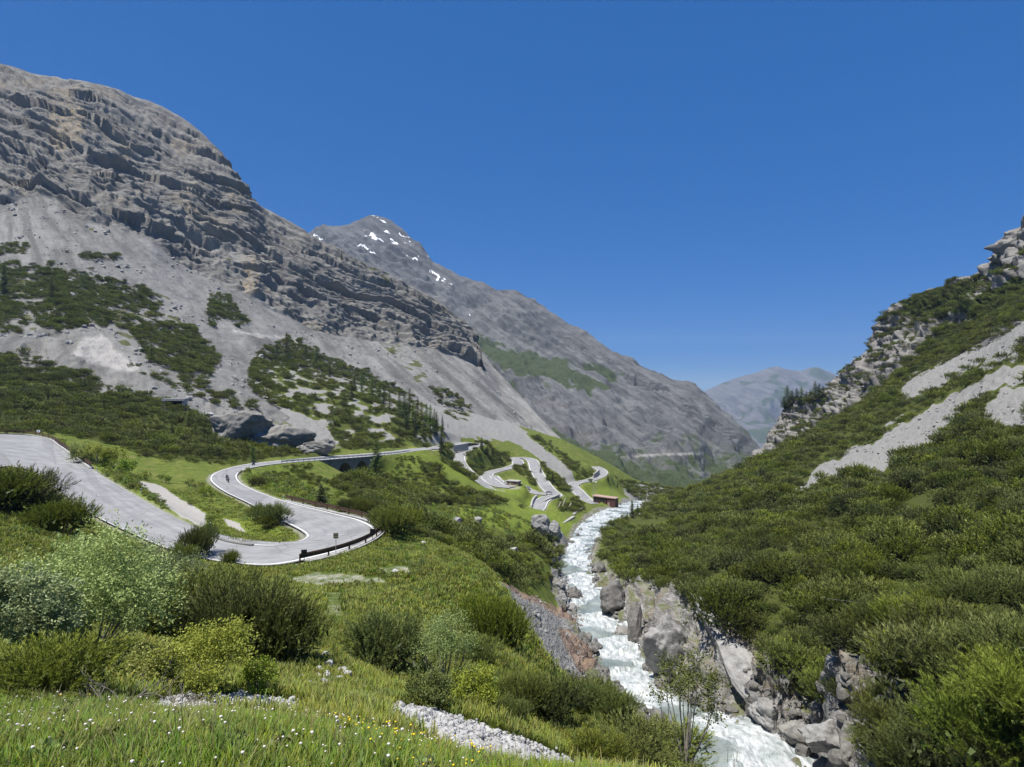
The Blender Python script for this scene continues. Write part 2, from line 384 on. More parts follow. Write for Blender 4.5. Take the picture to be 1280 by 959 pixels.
for pl, a, b in [([(172,601),(200,607),(258,643),(256,660),(240,655),(200,628)], 70, 140), ([(355,722),(400,714),(480,722),(490,729),(420,731),(380,733)], 40, 70), ([(404,742),(432,738),(428,772),(402,768)], 28, 50),
                 ([(470,709),(512,707),(515,716),(475,717)], 45, 70), ([(190,876),(300,868),(372,878),(375,898),(300,893),(190,890)], 7, 13), ([(485,880),(545,888),(640,920),(730,955),(720,985),(600,965),(560,938),(490,905)], 8, 20),
                 ([(278,648),(300,655),(310,668),(285,660)], 80, 100), ([(0,795),(25,797),(22,808),(0,806)],10,16), ([(760,640),(800,634),(810,640),(775,648)], 300, 450)]:
    gravel = np.maximum(gravel, zone(pl, a, b, 4) * (.55 if pl[0] in ((355,722),(470,709)) else .4 if pl[0] == (404,742) else 1))
rock = sstep(.80, .62, GN[..., 2]) * ((GY > 50) & (GX > 10) & (GY < 240) & (dr < 26))
rock = np.maximum(rock, (dr < rw + 3 + 3 * jit).astype(float) * (GY > 20) * (GU > 560))
ROCKR = [(745,690),(790,700),(840,730),(868,745),(890,760),(905,800),(950,830),(985,868),(1040,905),(1075,935),(1090,975),(800,975),(815,880),(812,830),(800,790),(745,760)]
rock = np.maximum(rock, zone(ROCKR, 45, 200, 8))
ROCKL = [(258,502),(300,498),(340,515),(372,540),(400,552),(430,556),(425,563),(380,563),(330,560),(285,535),(262,515)]
rock = np.maximum(rock, zone(ROCKL, 200, 330, 6))
reds = zone([(622,727),(640,732),(695,758),(745,790),(748,799),(695,770),(645,742)], 55, 140, 4) + zone([(693,785),(712,788),(735,812),(745,835),(725,838),(702,805)], 60, 130, 5)
lush = np.zeros_like(GZ)
for pl, a, b in [([(500,565),(520,562),(570,580),(625,612),(620,630),(560,606),(510,585)], 230, 360), ([(635,595),(660,600),(690,612),(670,612),(700,640),(640,632),(610,625),(625,610)], 300, 400), ([(720,606),(755,598),(772,612),(785,628),(745,630),(728,612)], 390, 520), ([(780,652),(830,652),(845,662),(790,668)], 200, 330), ([(540,640),(600,625),(700,640),(720,655),(700,668),(600,655),(560,668),(520,660)], 110, 320), ([(90,560),(260,640),(380,668),(330,682),(200,640)], 70, 180), ([(300,590),(350,585),(450,640),(380,635)], 85, 180), ([(0,890),(500,905),(620,959),(0,990)], 2, 9)]:
    lush = np.maximum(lush, zone(pl, a, b, 6))
forest = np.zeros_like(GZ)
FOREST_R = [(760,660),(830,625),(960,575),(1060,520),(1290,380),(1500,250),(1500,1000),(1130,1000),(1040,900),(960,825),(900,780),(860,742),(790,732),(750,700)]
FOREST_L2 = [(325,440),(360,422),(420,452),(480,478),(520,500),(562,548),(500,562),(430,562),(400,525),(360,515),(318,492),(312,470)]
FOREST_L = [(-150,430),(0,440),(60,452),(130,480),(190,497),(250,522),(320,560),(400,564),(428,567),(400,571),(340,574),(300,582),(250,580),(180,572),(150,556),(110,548),(60,540),(-150,540)]
forest = np.maximum(zone(FOREST_R, 30, 520, 5), zone(FOREST_L, 170, 330, 5))
forest = np.maximum(forest, zone(FOREST_L2, 200, 500, 5) * sstep(-.3, .1, fbm(GX / 9, GY / 9, GZ / 9, 3, 15)))
forest = np.maximum(forest, ((GU > 1280) & (GY > 15)).astype(float))
gravel *= (1 - rd_mask * 0)
for nm in ('scree', 'gravel', 'rock', 'reds', 'lush', 'forest'): globals()[nm] = blur(np.clip(globals()[nm], 0, 1), 2)
scree = np.where(GU < 575, scree * (1 - forest), scree); forest = forest * (1 - np.clip(scree + gravel, 0, 1))
# ragged rock along the gorge, rubble on the screes
rk = np.clip(rock, 0, 1)
bed_c = GZ * .9 + GX * .25
disp = rk * np.minimum(1.0, .25 + dr / 6) * np.where(GY > 190, .3, 1.35) * (1.5 * ridged(GX / 7, GY / 7, GZ / 3.4, 4, 5) - .75 + .8 * fbm(GX / 2.2, GY / 2.2, GZ / 1.4, 3, 6) + .7 * np.abs((bed_c / 2.4) % 1.0 - .5))
disp += (1 - rk) * np.clip(scree, 0, 1) * .35 * fbm(GX / 1.8, GY / 1.8, GZ / 1.8, 3, 31) * np.clip(GY / 90, .3, 2)
disp *= (1 - rd_mask)
GVD = GV + GN * disp[..., None]
me = mesh_np('ground', GVD.reshape(-1, 3), grid_faces(NB, NA))
smooth(me)
for nm, a in (('scree', scree), ('gravel', gravel), ('rock', rock), ('reds', np.clip(reds, 0, 1)), ('lush', lush), ('forest', forest), ('roadside', rd_mask)): attr(me, nm, a)
ground_me = me
# ------------------------------------------------------------------ mountains: lofted from ridge to foot, then weathered
def loft(rows, us, counts, sm=2):
    """rows: list of [(u,v,D)...] from ridge to foot; us: columns; counts: steps between consecutive rows"""
    ctrl = []
    for r in rows:
        r = np.array(r, float); v = np.interp(us, r[:, 0], r[:, 1]); D = np.interp(us, r[:, 0], r[:, 2])
        ctrl.append(np.stack([(us - U0) / F * D, D, (V0 - v) / F * D], -1))
    out = []
    for i, n in enumerate(counts):
        for k in range(n): out.append(ctrl[i] * (1 - k / n) + ctrl[i + 1] * (k / n))
    out.append(ctrl[-1]); V = np.array(out)
    rid = np.concatenate([i + np.arange(n) / n for i, n in enumerate(counts)] + [[len(counts)]])
    for _ in range(sm):
        Q = V.copy(); Q[1:-1] = (V[:-2] + 2 * V[1:-1] + V[2:]) / 4; Q[:, 1:-1] = (Q[:, :-2] + 2 * Q[:, 1:-1] + Q[:, 2:]) / 4; V = Q
    return V, np.repeat(rid[:, None], len(us), 1)
def terr(h, sharp=.75):                            # stepped bedding profile 0..1 per layer
    f = h - np.floor(h); return np.where(f < sharp, f / sharp * .35, .35 + (f - sharp) / (1 - sharp) * .65) 
# ---- near massif on the left
us = np.concatenate([np.arange(-420, -20, 6.0), np.arange(-20, 640, 1.5), np.arange(640, 905, 2.5)])
rows = [
 [(-420,20,900),(0,110,900),(131,140,930),(230,185,930),(305,270,930),(400,330,930),(510,375,960),(592,430,960),(650,505,860),(715,572,700),(770,610,640),(900,625,760)],
 [(-420,-20,720),(-200,45,740),(0,84,760),(43,91,765),(90,98,775),(131,106,780),(184,122,800),(205,131,800),(230,145,800),(258,168,800),(279,191,800),(290,210,800),(305,237,795),(318,251,792),(329,259,790),(355,272,790),(378,285,790),(400,303,800),(425,317,805),(464,336,820),(510,355,845),(540,370,850),(563,387,860),(582,401,860),(592,414,855),(600,437,840),(625,468,810),(650,493,780),(681,529,690),(715,562,620),(770,600,560),(840,612,600),(900,618,660)],
 [(-420,60,650),(0,112,700),(70,120,715),(100,128,720),(200,188,740),(280,232,745),(330,292,742),(400,338,758),(460,358,786),(530,378,820),(589,412,850),(600,444,828),(625,474,800),(650,498,765),(681,533,680),(715,565,612),(770,602,552),(840,614,590),(900,620,650)],
 [(-420,190,560),(0,196,625),(100,200,640),(200,258,665),(280,305,680),(330,342,688),(400,382,706),(460,398,738),(530,410,780),(592,436,815),(625,484,780),(650,508,740),(681,541,660),(715,571,600),(770,605,545),(840,616,580),(900,622,640)],
 [(-420,270,520),(0,262,560),(45,245,585),(70,250,585),(98,276,562),(150,290,570),(190,304,585),(230,334,595),(312,376,612),(389,412,645),(458,428,690),(530,436,742),(592,454,782),(625,494,750),(650,518,710),(681,549,635),(715,578,580),(770,609,535),(840,618,570),(900,624,630)],
 [(-420,380,380),(0,345,440),(100,350,450),(200,392,468),(280,432,468),(330,452,478),(400,482,498),(460,494,528),(530,504,568),(592,522,600),(650,545,580),(715,590,540),(770,614,515),(840,622,560),(900,628,620)],
 [(-420,480,270),(0,446,300),(100,480,285),(200,515,272),(280,545,262),(330,572,255),(400,570,285),(460,575,320),(530,575,380),(592,575,440),(650,590,450),(715,615,470),(770,622,490),(840,630,540),(900,640,600)],
 [(-420,530,235),(0,500,262),(100,535,250),(200,570,240),(280,600,230),(330,630,225),(400,625,250),(460,625,290),(530,625,350),(592,620,410),(650,630,420),(715,640,440),(770,645,460),(840,650,520),(900,660,590)]]
LV, LR = loft(rows, us, [14, 34, 110, 110, 130, 130, 20], 3)
LN = normals(LV); 
if LN[..., 1].mean() > 0: LN = -LN
X, Y, Z = LV[..., 0], LV[..., 1], LV[..., 2]
uL, vL = proj(LV)
cliff = sstep(.9, 1.25, LR) * (1 - sstep(3.86, 4.06, LR + .07 * fbm(X / 40, Y / 40, Z / 40, 3, 44))) * (1 - sstep(592, 615, uL))
cliff = np.maximum(cliff, .55 * sstep(.3, 1.0, LR) * (1 - sstep(1.6, 2.4, LR)) * (1 - sstep(592, 615, uL)))
ROCKP = [[(255,500),(300,494),(345,512),(380,536),(440,556),(440,566),(380,566),(330,560),(280,535)], [(28,432),(60,416),(115,402),(135,425),(175,458),(172,478),(190,496),(140,482),(70,462),(30,445)], [(395,415),(440,425),(470,440),(455,446),(420,440)], [(480,430),(540,436),(560,452),(530,456),(500,448)], [(0,238),(25,250),(40,262),(20,270),(0,268)]]
j1 = fbm(X / 14, Y / 14, Z / 14, 3, 51); j2 = fbm(X / 14 + 7, Y / 14, Z / 14, 3, 52)
rockp = np.zeros_like(X)
for pl in ROCKP: rockp = np.maximum(rockp, inpoly(uL + 7 * j1, vL + 5 * j2, pl).astype(float))
rockp = blur(rockp, 3); crag = np.clip(np.maximum(cliff, rockp * (LR > 4)), 0, 1)
jl = fbm(X / 95, Y / 95, Z / 95, 3, 68)
bedh = Z + .42 * X + 12 * fbm(X / 150, Y / 150, Z / 150, 3, 61)
big = fbm(X / 120, Y / 120, Z / 150, 3, 62)
joint = ridged(X / 30, Y / 30, Z / 170, 3, 63)
slab = fbm(X / 85, Y / 85, bedh / 7.5, 4, 69); slab2 = fbm(X / 30, Y / 30, bedh / 2.6, 3, 60)
face = sstep(2.2, 3.1, LR)
lay = .55 + .45 * sstep(-.25, .3, fbm(X / 70, Y / 70, Z / 70, 2, 59))
d = crag * (15 * big * cliff + 13 * lay * (.55 - terr(bedh / 31 + .25 * jl, .82)) * cliff + (.3 + .7 * cliff) * (3.0 * lay * (.55 - terr(bedh / 10.5 + .3 * jl, .8)) + 7 * slab + 2.6 * slab2) + (.3 + 1.2 * cliff) * (.55 - terr(bedh / 3.4 + .4 * jl + .2 * j1, .8)) + 8 * face * (joint - .5) * cliff + 1.5 * fbm(X / 9, Y / 9, Z / 6, 4, 64) + 2.2 * cliff * (ridged(X / 11, Y / 11, Z / 36, 3, 58) - .55))
d += (1 - crag) * (1.6 * fbm(X / 60, Y / 60, Z / 60, 3, 65) + .45 * fbm(X / 5, Y / 5, Z / 5, 3, 66) + .8 * ridged(X / 26, Y / 26, Z / 90, 3, 67) * sstep(4, 4.4, LR))
d *= .25 + .75 * sstep(.85, 1.3, LR)
LVD = LV + LN * d[..., None]
LN2 = normals(LVD); LN2 = np.where((LN2 * LN).sum(-1, keepdims=True) < 0, -LN2, LN2)
me = mesh_np('mountain', LVD.reshape(-1, 3), grid_faces(*X.shape))
uL, vL = proj(LVD)
def zl(polys, j=6):
    m = np.zeros_like(X)
    for pl in polys: m = np.maximum(m, inpoly(uL + j * j1, vL + j * j2, pl).astype(float))
    return m
PALE = [[(290,413),(330,419),(380,425),(380,427),(330,422),(290,416)], [(592,540),(622,536),(655,526),(672,526),(655,528.5),(622,539),(592,543)], [(105,422),(130,420),(150,440),(176,458),(160,466),(120,456),(92,442)]]
OCHRE = [[(62,135),(108,135),(104,180),(62,186)], [(150,180),(168,182),(170,205),(150,200)], [(302,320),(322,325),(325,368),(304,366)]]
GREENL = [[(722,582),(800,592),(910,596),(910,670),(700,670),(738,612)], [(-60,330),(60,345),(200,360),(230,400),(270,450),(240,470),(180,462),(130,420),(60,415),(-60,420)], [(470,425),(500,432),(560,490),(600,530),(570,530),(520,480)], [(315,450),(360,425),(420,455),(480,480),(560,545),(500,560),(430,560),(400,520),(330,500)], [(-60,420),(0,440),(60,455),(130,480),(180,495),(250,520),(320,560),(250,600),(150,600),(-60,560)], [(270,318),(302,322),(300,326),(272,322)], [(410,310),(480,340),(560,388),(555,393),(480,352)], [(108,280),(120,282),(118,296),(108,292)]]
vegL = blur(zl(GREENL, 9) * sstep(.0, .4, fbm(X / 16, Y / 16, Z / 16, 4, 70)), 2)
attr(me, 'crag', crag); attr(me, 'pale', .7 * blur(zl(PALE, 4), 2)); attr(me, 'ochre', np.clip(blur(zl(OCHRE, 9), 4) + .55 * sstep(.12, .4, fbm(X / 70, Y / 70, Z / 110, 3, 57)) * cliff, 0, 1)); attr(me, 'veg', vegL); attr(me, 'snow', X * 0)
attr(me, 'bed', bedh / 9.0)
left_me = me
# ---- far mountain
us2 = np.concatenate([np.arange(150, 370, 6.0), np.arange(370, 1010, 1.6)])
rows = [
 [(150,330,3200),(470,300,3000),(650,395,2600),(760,470,2300),(880,520,2000),(950,590,1800),(1010,620,1700)],
 [(150,340,2700),(320,310,2650),(370,300,2640),(384,291,2630),(396,281,2620),(404,278,2615),(418,281,2610),(436,279,2600),(452,271,2600),(468,267,2600),(486,273,2580),(505,287,2540),(525,303,2500),(540,325,2450),(556,333,2420),(584,347,2370),(604,353,2330),(618,361,2290),(646,360,2240),(670,374,2190),(700,396,2100),(738,418,2000),(764,437,1930),(790,446,1860),(815,458,1790),(840,475,1720),(868,478,1650),(880,487,1620),(900,508,1570),(915,520,1540),(935,540,1500),(952,557,1460),(975,580,1430),(1010,600,1400)],
 [(150,380,2300),(400,350,2250),(470,335,2250),(540,375,2130),(650,420,1930),(760,480,1680),(880,528,1450),(950,580,1360),(1010,610,1330)],
 [(150,440,1900),(400,430,1800),(540,440,1720),(650,478,1560),(760,520,1400),(880,568,1260),(950,598,1230),(1010,620,1230)],
 [(150,560,1300),(400,520,1250),(600,520,1200),(700,560,1100),(800,590,1020),(900,612,1010),(1010,640,1050)],
 [(150,640,1000),(500,640,980),(700,640,900),(800,650,840),(900,660,850),(1010,680,900)]]
MV, MR = loft(rows, us2, [10, 80, 100, 110, 60], 2)
MNn = normals(MV)
if MNn[..., 1].mean() > 0: MNn = -MNn
X, Y, Z = MV[..., 0], MV[..., 1], MV[..., 2]
gul = ridged(X / 260 + .4 * fbm(X / 300, Y / 300, Z / 300, 2, 7), Y / 420, Z / 900, 4, 71)
b2 = Z + .45 * X + 50 * fbm(X / 300, Y / 300, Z / 300, 3, 72)
um, vm = proj(MV)
strk = fbm((Z + .75 * X) / 34, Y / 300, (X - .75 * Z) / 420, 4, 713)
crag2 = np.clip(sstep(.15, .5, .5 * fbm(X / 170, Y / 170, Z / 90, 4, 73) + .75 * strk + .55 * sstep(430, 480, vm - .35 * (um - 640)) * (1 - sstep(515, 560, vm - .35 * (um - 640))) + .35 * (MR < 2)), 0, 1)
rel = sstep(1.0, 1.6, MR) + .12
d = rel * (36 * (gul - .6) + 12 * fbm(X / 90, Y / 90, Z / 90, 4, 74) + crag2 * 14 * (terr(b2 / 60, .82) - .4) + 14 * fbm((Z + .75 * X) / 20, Y / 160, (X - .75 * Z) / 220, 4, 711) + 4 * fbm(X / 22, Y / 22, Z / 22, 3, 75))
d += 16 * (ridged(X / 120, Y / 120, Z / 120, 4, 78) - .6) * (1 - rel)
MVD = MV + MNn * d[..., None]
me = mesh_np('mountain', MVD.reshape(-1, 3), grid_faces(*X.shape)); smooth(me)
um, vm = proj(MVD)
mj1 = fbm(X / 60, Y / 60, Z / 60, 4, 76); mj2 = fbm(X / 60 + 5, Y / 60, Z / 60, 4, 77)
def zm(polys, j=8):
    m = np.zeros_like(X)
    for pl in polys: m = np.maximum(m, inpoly(um + j * mj1, vm + j * mj2, pl).astype(float))
    return m
veg2 = zm([[(590,415),(640,435),(720,450),(780,470),(745,500),(680,482),(620,462),(595,440)], [(600,470),(640,480),(670,520),(740,560),(860,600),(900,640),(600,640)]], 10)
veg2 = np.maximum(veg2 * sstep(-.45, -.1, strk), sstep(500, 620, vm + 30 * mj1) * sstep(-.25, .2, fbm(X / 110, Y / 300, Z / 300, 3, 79) * .6 + strk * .8 + .15))
SNOW = [[(452,288),(462,286),(476,300),(470,303),(456,296)], [(474,274),(482,276),(488,283),(478,280)], [(470,270),(466,272),(470,276)], [(500,292),(506,294),(516,304),(510,303)], [(523,318),(530,322),(536,326),(528,324)], [(393,292),(408,300),(404,303),(392,296)], [(378,288),(384,291),(392,300),(384,297)], [(425,310),(438,317),(434,318),(424,313)], [(478,284),(490,288),(486,292),(478,289)], [(540,338),(566,356),(562,357),(538,342)], [(586,392),(592,395),(590,398),(585,396)], [(486,296),(500,302),(498,306),(488,301)], [(510,318),(520,324),(518,327),(510,322)], [(448,300),(470,318),(464,318),(448,306)]]
snow = np.clip(zm(SNOW, 7), 0, 1) * sstep(-.02, .25, fbm(X / 24, Y / 24, Z / 24, 3, 714))
attr(me, 'crag', crag2); attr(me, 'veg', blur(veg2, 2)); attr(me, 'snow', snow); attr(me, 'pale', .45 * zm([[(755,571.5),(778,569.5),(800,568),(840,566.5),(880,566),(880,568.5),(840,569.5),(800,571),(778,572.5),(755,575)]], 1)); attr(me, 'ochre', X * 0); attr(me, 'bed', (Z + .75 * X + 25 * fbm(X / 200, Y / 200, Z / 200, 3, 712)) / 26.0)
far_me = me
# ---- bluish mountain closing the valley
us3 = np.arange(760, 1240, 2.0)
rows = [[(760,560,10080),(960,480,10080),(1240,560,10080)],
 [(760,560,9000),(850,505,9000),(884,487,9000),(905,477,9000),(925,470,9000),(945,465,9000),(962,459,9000),(972,457,9000),(984,461,9000),(1000,463,9000),(1012,459,9000),(1022,458,9000),(1040,465,9000),(1070,485,9000),(1130,520,9000),(1240,570,9000)],
 [(760,580,7920),(960,520,7740),(1240,590,7920)], [(760,620,5760),(960,600,5760),(1240,620,5760)], [(760,680,4320),(960,680,4320),(1240,680,4320)]]
FV, FR = loft(rows, us3, [6, 60, 60, 20], 1)
FN = normals(FV)
if FN[..., 1].mean() > 0: FN = -FN
X, Y, Z = FV[..., 0], FV[..., 1], FV[..., 2]
rel = sstep(1.0, 1.5, FR) + .08
FVD = FV + FN * (rel * (200 * (ridged(X / 900, Y / 1200, Z / 2500, 4, 81) - .6) + 30 * fbm(X / 150, Y / 150, Z / 150, 4, 82)))[..., None]
me = mesh_np('mountain', FVD.reshape(-1, 3), grid_faces(*X.shape)); smooth(me)
attr(me, 'crag', .4 + .6 * fbm(X / 300, Y / 300, Z / 200, 3, 83)); attr(me, 'veg', sstep(-.1, .3, fbm(X / 300, Y / 300, Z / 300, 3, 84) + .3 * (FR - 1.6))); attr(me, 'snow', X * 0); attr(me, 'pale', X * 0); attr(me, 'ochre', X * 0); attr(me, 'bed', Z / 60)
blue_me = me
# ---- pale shoulder behind the top left ridge
us4 = np.arange(-150, 120, 3.0)
rows = [[(-420,60,1900),(120,160,1900)], [(-420,20,1500),(-100,62,1500),(0,76,1500),(14,79,1500),(30,84,1500),(42,91,1500),(60,104,1500),(120,130,1500)], [(-420,120,1300),(120,220,1300)]]
SV, SR = loft(rows, us4, [5, 30], 1)
me = mesh_np('mountain', SV.reshape(-1, 3), grid_faces(*SR.shape)); smooth(me)
for a in ('crag', 'veg', 'snow', 'pale', 'ochre'): attr(me, a, SR * 0)
attr(me, 'bed', SV[..., 2] / 20)
shoulder_me = me
# ---- rocky massif on the right
us5 = np.concatenate([np.arange(925, 1300, 1.3), np.arange(1300, 1720, 6.0)])
rows = [
 [(925,640,620),(960,610,560),(1000,560,540),(1100,470,520),(1280,360,460),(1720,200,420)],
 [(925,592,520),(940,580,495),(955,572,480),(964,556,478),(972,530,478),(982,510,478),(990,500,476),(1000,497,474),(1010,499,470),(1022,497,466),(1032,488,462),(1046,472,456),(1058,466,450),(1068,457,446),(1080,444,442),(1092,430,438),(1096,415,436),(1100,403,434),(1112,391,430),(1124,377,426),(1140,370,420),(1160,362,412),(1180,354,404),(1200,350,396),(1222,345,388),(1234,338,383),(1246,322,378),(1254,312,374),(1262,306,370),(1266,294,368),(1280,284,362),(1330,250,350),(1720,150,330)],
 [(925,600,500),(955,577,465),(975,548,462),(990,530,460),(1010,522,452),(1046,500,440),(1080,470,425),(1100,440,415),(1124,412,408),(1180,392,388),(1234,370,366),(1280,330,342),(1330,300,330),(1720,200,310)],
 [(925,606,480),(955,584,440),(990,566,428),(1010,556,420),(1046,532,402),(1080,505,385),(1100,486,372),(1124,460,368),(1180,430,345),(1234,405,318),(1280,372,296),(1330,345,285),(1720,260,270)],
 [(925,612,440),(955,590,405),(1010,568,375),(1046,548,345),(1100,508,330),(1180,466,300),(1234,436,272),(1280,408,243),(1330,390,230),(1720,330,210)],
 [(925,640,400),(955,620,370),(1010,600,335),(1046,580,310),(1100,550,290),(1180,510,265),(1234,480,240),(1280,455,215),(1330,440,205),(1720,380,190)]]
RV, RR = loft(rows, us5, [10, 80, 80, 70, 30], 2)
RN = normals(RV)
if RN[..., 1].mean() > 0: RN = -RN
X, Y, Z = RV[..., 0], RV[..., 1], RV[..., 2]
uR, vR = proj(RV)
cr5 = sstep(.8, 1.1, RR) * (1 - sstep(2.75, 3.0, RR + .25 * fbm(X / 22, Y / 22, Z / 22, 3, 91)))
mugo_gap = inpoly(uR, vR, [(1010,560),(1060,520),(1120,470),(1180,405),(1245,395),(1220,420),(1180,450),(1100,500)]).astype(float)
cr5 = np.clip(cr5 * (1 - .7 * blur(mugo_gap, 3)), 0, 1)
b5 = Z - .55 * X + 7 * fbm(X / 40, Y / 40, Z / 40, 3, 92)
rel = .3 + .7 * sstep(1.0, 1.35, RR); rq = fbm(X / 20, Y / 20, Z / 20, 2, 88)
d = rel * (cr5 * (7 * fbm(X / 40, Y / 40, Z / 40, 3, 93) + 5.5 * (terr(b5 / 13, .8) - .4) + 3 * (terr(b5 / 4.4 + .2 * rq, .8) - .4) + 8 * (ridged(X / 15, Y / 15, Z / 60, 4, 94) - .6) + 3.2 * fbm(X / 12, Y / 12, b5 / 2.5, 3, 89) + 2 * fbm(X / 4, Y / 4, Z / 5, 3, 95)) + (1 - cr5) * (1.2 * fbm(X / 15, Y / 15, Z / 15, 3, 96)))
RVD = RV + RN * d[..., None]
me = mesh_np('mountain', RVD.reshape(-1, 3), grid_faces(*X.shape))
uR, vR = proj(RVD)
rj1 = fbm(X / 9, Y / 9, Z / 9, 3, 97); rj2 = fbm(X / 9 + 4, Y / 9, Z / 9, 3, 98)
veg5 = np.zeros_like(X)
for pl in [[(1010,565),(1060,520),(1120,470),(1180,405),(1260,390),(1230,420),(1180,460),(1100,515),(1020,580)], [(1120,375),(1180,355),(1215,352),(1205,390),(1160,402),(1130,390)], [(1200,380),(1240,360),(1290,340),(1290,400),(1220,410)], [(1205,352),(1225,346),(1218,372),(1204,370)]]:
    veg5 = np.maximum(veg5, inpoly(uR + 6 * rj1, vR + 6 * rj2, pl).astype(float))
veg5 = np.maximum(veg5, sstep(3.6, 3.9, RR))
for pl in (CH1, CH4): veg5 *= 1 - inpoly(uR + 4 * rj1, vR + 3 * rj2, pl)
VEG5 = veg5
attr(me, 'crag', cr5); attr(me, 'veg', blur(veg5, 2)); attr(me, 'snow', X * 0); attr(me, 'pale', .35 * cr5); attr(me, 'ochre', .25 * cr5 * sstep(0, .3, rj1)); attr(me, 'bed', b5 / 4.2)
right_me = me
# ------------------------------------------------------------------ materials of the setting
def mat_ground():
    m = N('ground'); p = m.pos()
    n1 = m.noise(.055, 5, .6, p); n2 = m.noise(.6, 6, .65, p); n3 = m.noise(5.0, 6, .7, p); n4 = m.noise(.22, 4, .6, p)
    grass = m.mix(m.ramp(n2, .35, .68), (.060, .092, .017), (.150, .175, .034))
    grass = m.mix(m.ramp(n4, .52, .72), grass, (.185, .170, .060))
    grass = m.mix(m.math('MULTIPLY', m.ramp(n3, .45, .8), .55), grass, (.040, .060, .012))
    lush = m.mix(m.ramp(n2, .35, .7), (.098, .142, .022), (.190, .222, .038))
    lush = m.mix(m.math('MULTIPLY', m.ramp(n3, .5, .8), .45), lush, (.05, .09, .012))
    c = m.mix(m.math('MULTIPLY', m.attr('lush'), m.ramp(n1, .3, .6, .55, 1)), grass, lush)
    soil = m.mix(m.ramp(n3, .3, .7), (.030, .036, .010), (.072, .082, .022))
    c = m.mix(m.math('MULTIPLY', m.attr('forest'), m.ramp(n2, .3, .65, .55, 1)), c, soil)
    v = m.n('ShaderNodeTexVoronoi', {'Vector': p, 'Scale': 1.6, 'Detail': 3.0, 'Randomness': 1.0})
    stone = m.mix(m.ramp(v.outputs['Distance'], .05, .6), (.31, .30, .28), (.17, .168, .16))
    stone = m.mix(m.ramp(n3, .35, .7), stone, (.35, .34, .32))
    sc = m.mix(m.ramp(n4, .35, .7), stone, (.225, .22, .205))
    c = m.mix(m.ramp(m.math('ADD', m.attr('scree'), m.math('MULTIPLY', m.math('SUBTRACT', n2, .5), .7)), .42, .6), c, sc)
    gv = m.mix(m.ramp(n3, .3, .7), (.29, .275, .245), (.42, .40, .37))
    c = m.mix(m.ramp(m.math('ADD', m.attr('gravel'), m.math('ADD', m.math('MULTIPLY', m.math('SUBTRACT', n3, .5), 1.1), m.math('MULTIPLY', m.math('SUBTRACT', n2, .5), 1.0))), .4, .75), c, gv)
    c = m.mix(m.math('MULTIPLY', m.ramp(m.attr('roadside'), .25, .8), m.ramp(n3, .35, .6)), c, (.30, .285, .25))
    st = m.noise(.55, 7, .68, m.map(p, (.5, .5, 2.2), (0, .35, 0)), .6)
    rk = m.mix(m.ramp(st, .36, .66), (.115, .11, .10), (.40, .39, .375))
    rk = m.mix(m.ramp(n4, .5, .75), rk, (.24, .19, .12))
    rk = m.mix(m.math('MULTIPLY', m.ramp(n3, .55, .8), .6), rk, (.09, .085, .08))
    moss = m.n('ShaderNodeSeparateXYZ', {0: m.n('ShaderNodeNewGeometry').outputs['Normal']}).outputs[2]
    rk = m.mix(m.math('MULTIPLY', m.ramp(m.math('ADD', moss, m.math('MULTIPLY', n2, .5)), 1.02, 1.22), .75), rk, (.10, .115, .03))
    c = m.mix(m.ramp(m.attr('rock'), .25, .6), c, rk)
    red = m.mix(m.ramp(n3, .3, .7), (.22, .13, .085), (.30, .22, .16))
    c = m.mix(m.math('MULTIPLY', m.ramp(m.math('ADD', m.attr('reds'), m.math('MULTIPLY', m.math('SUBTRACT', n2, .5), .8)), .35, .75), .8), c, red)
    h = m.math('ADD', m.math('MULTIPLY', n3, .25), m.math('MULTIPLY', v.outputs['Distance'], m.math('MULTIPLY', m.attr('scree'), .5)))
    h = m.math('ADD', h, m.math('MULTIPLY', st, m.math('MULTIPLY', m.attr('rock'), 2.0)))
    return m.done(m.bsdf(c, .95, m.bump(h, .9, .5), .1))
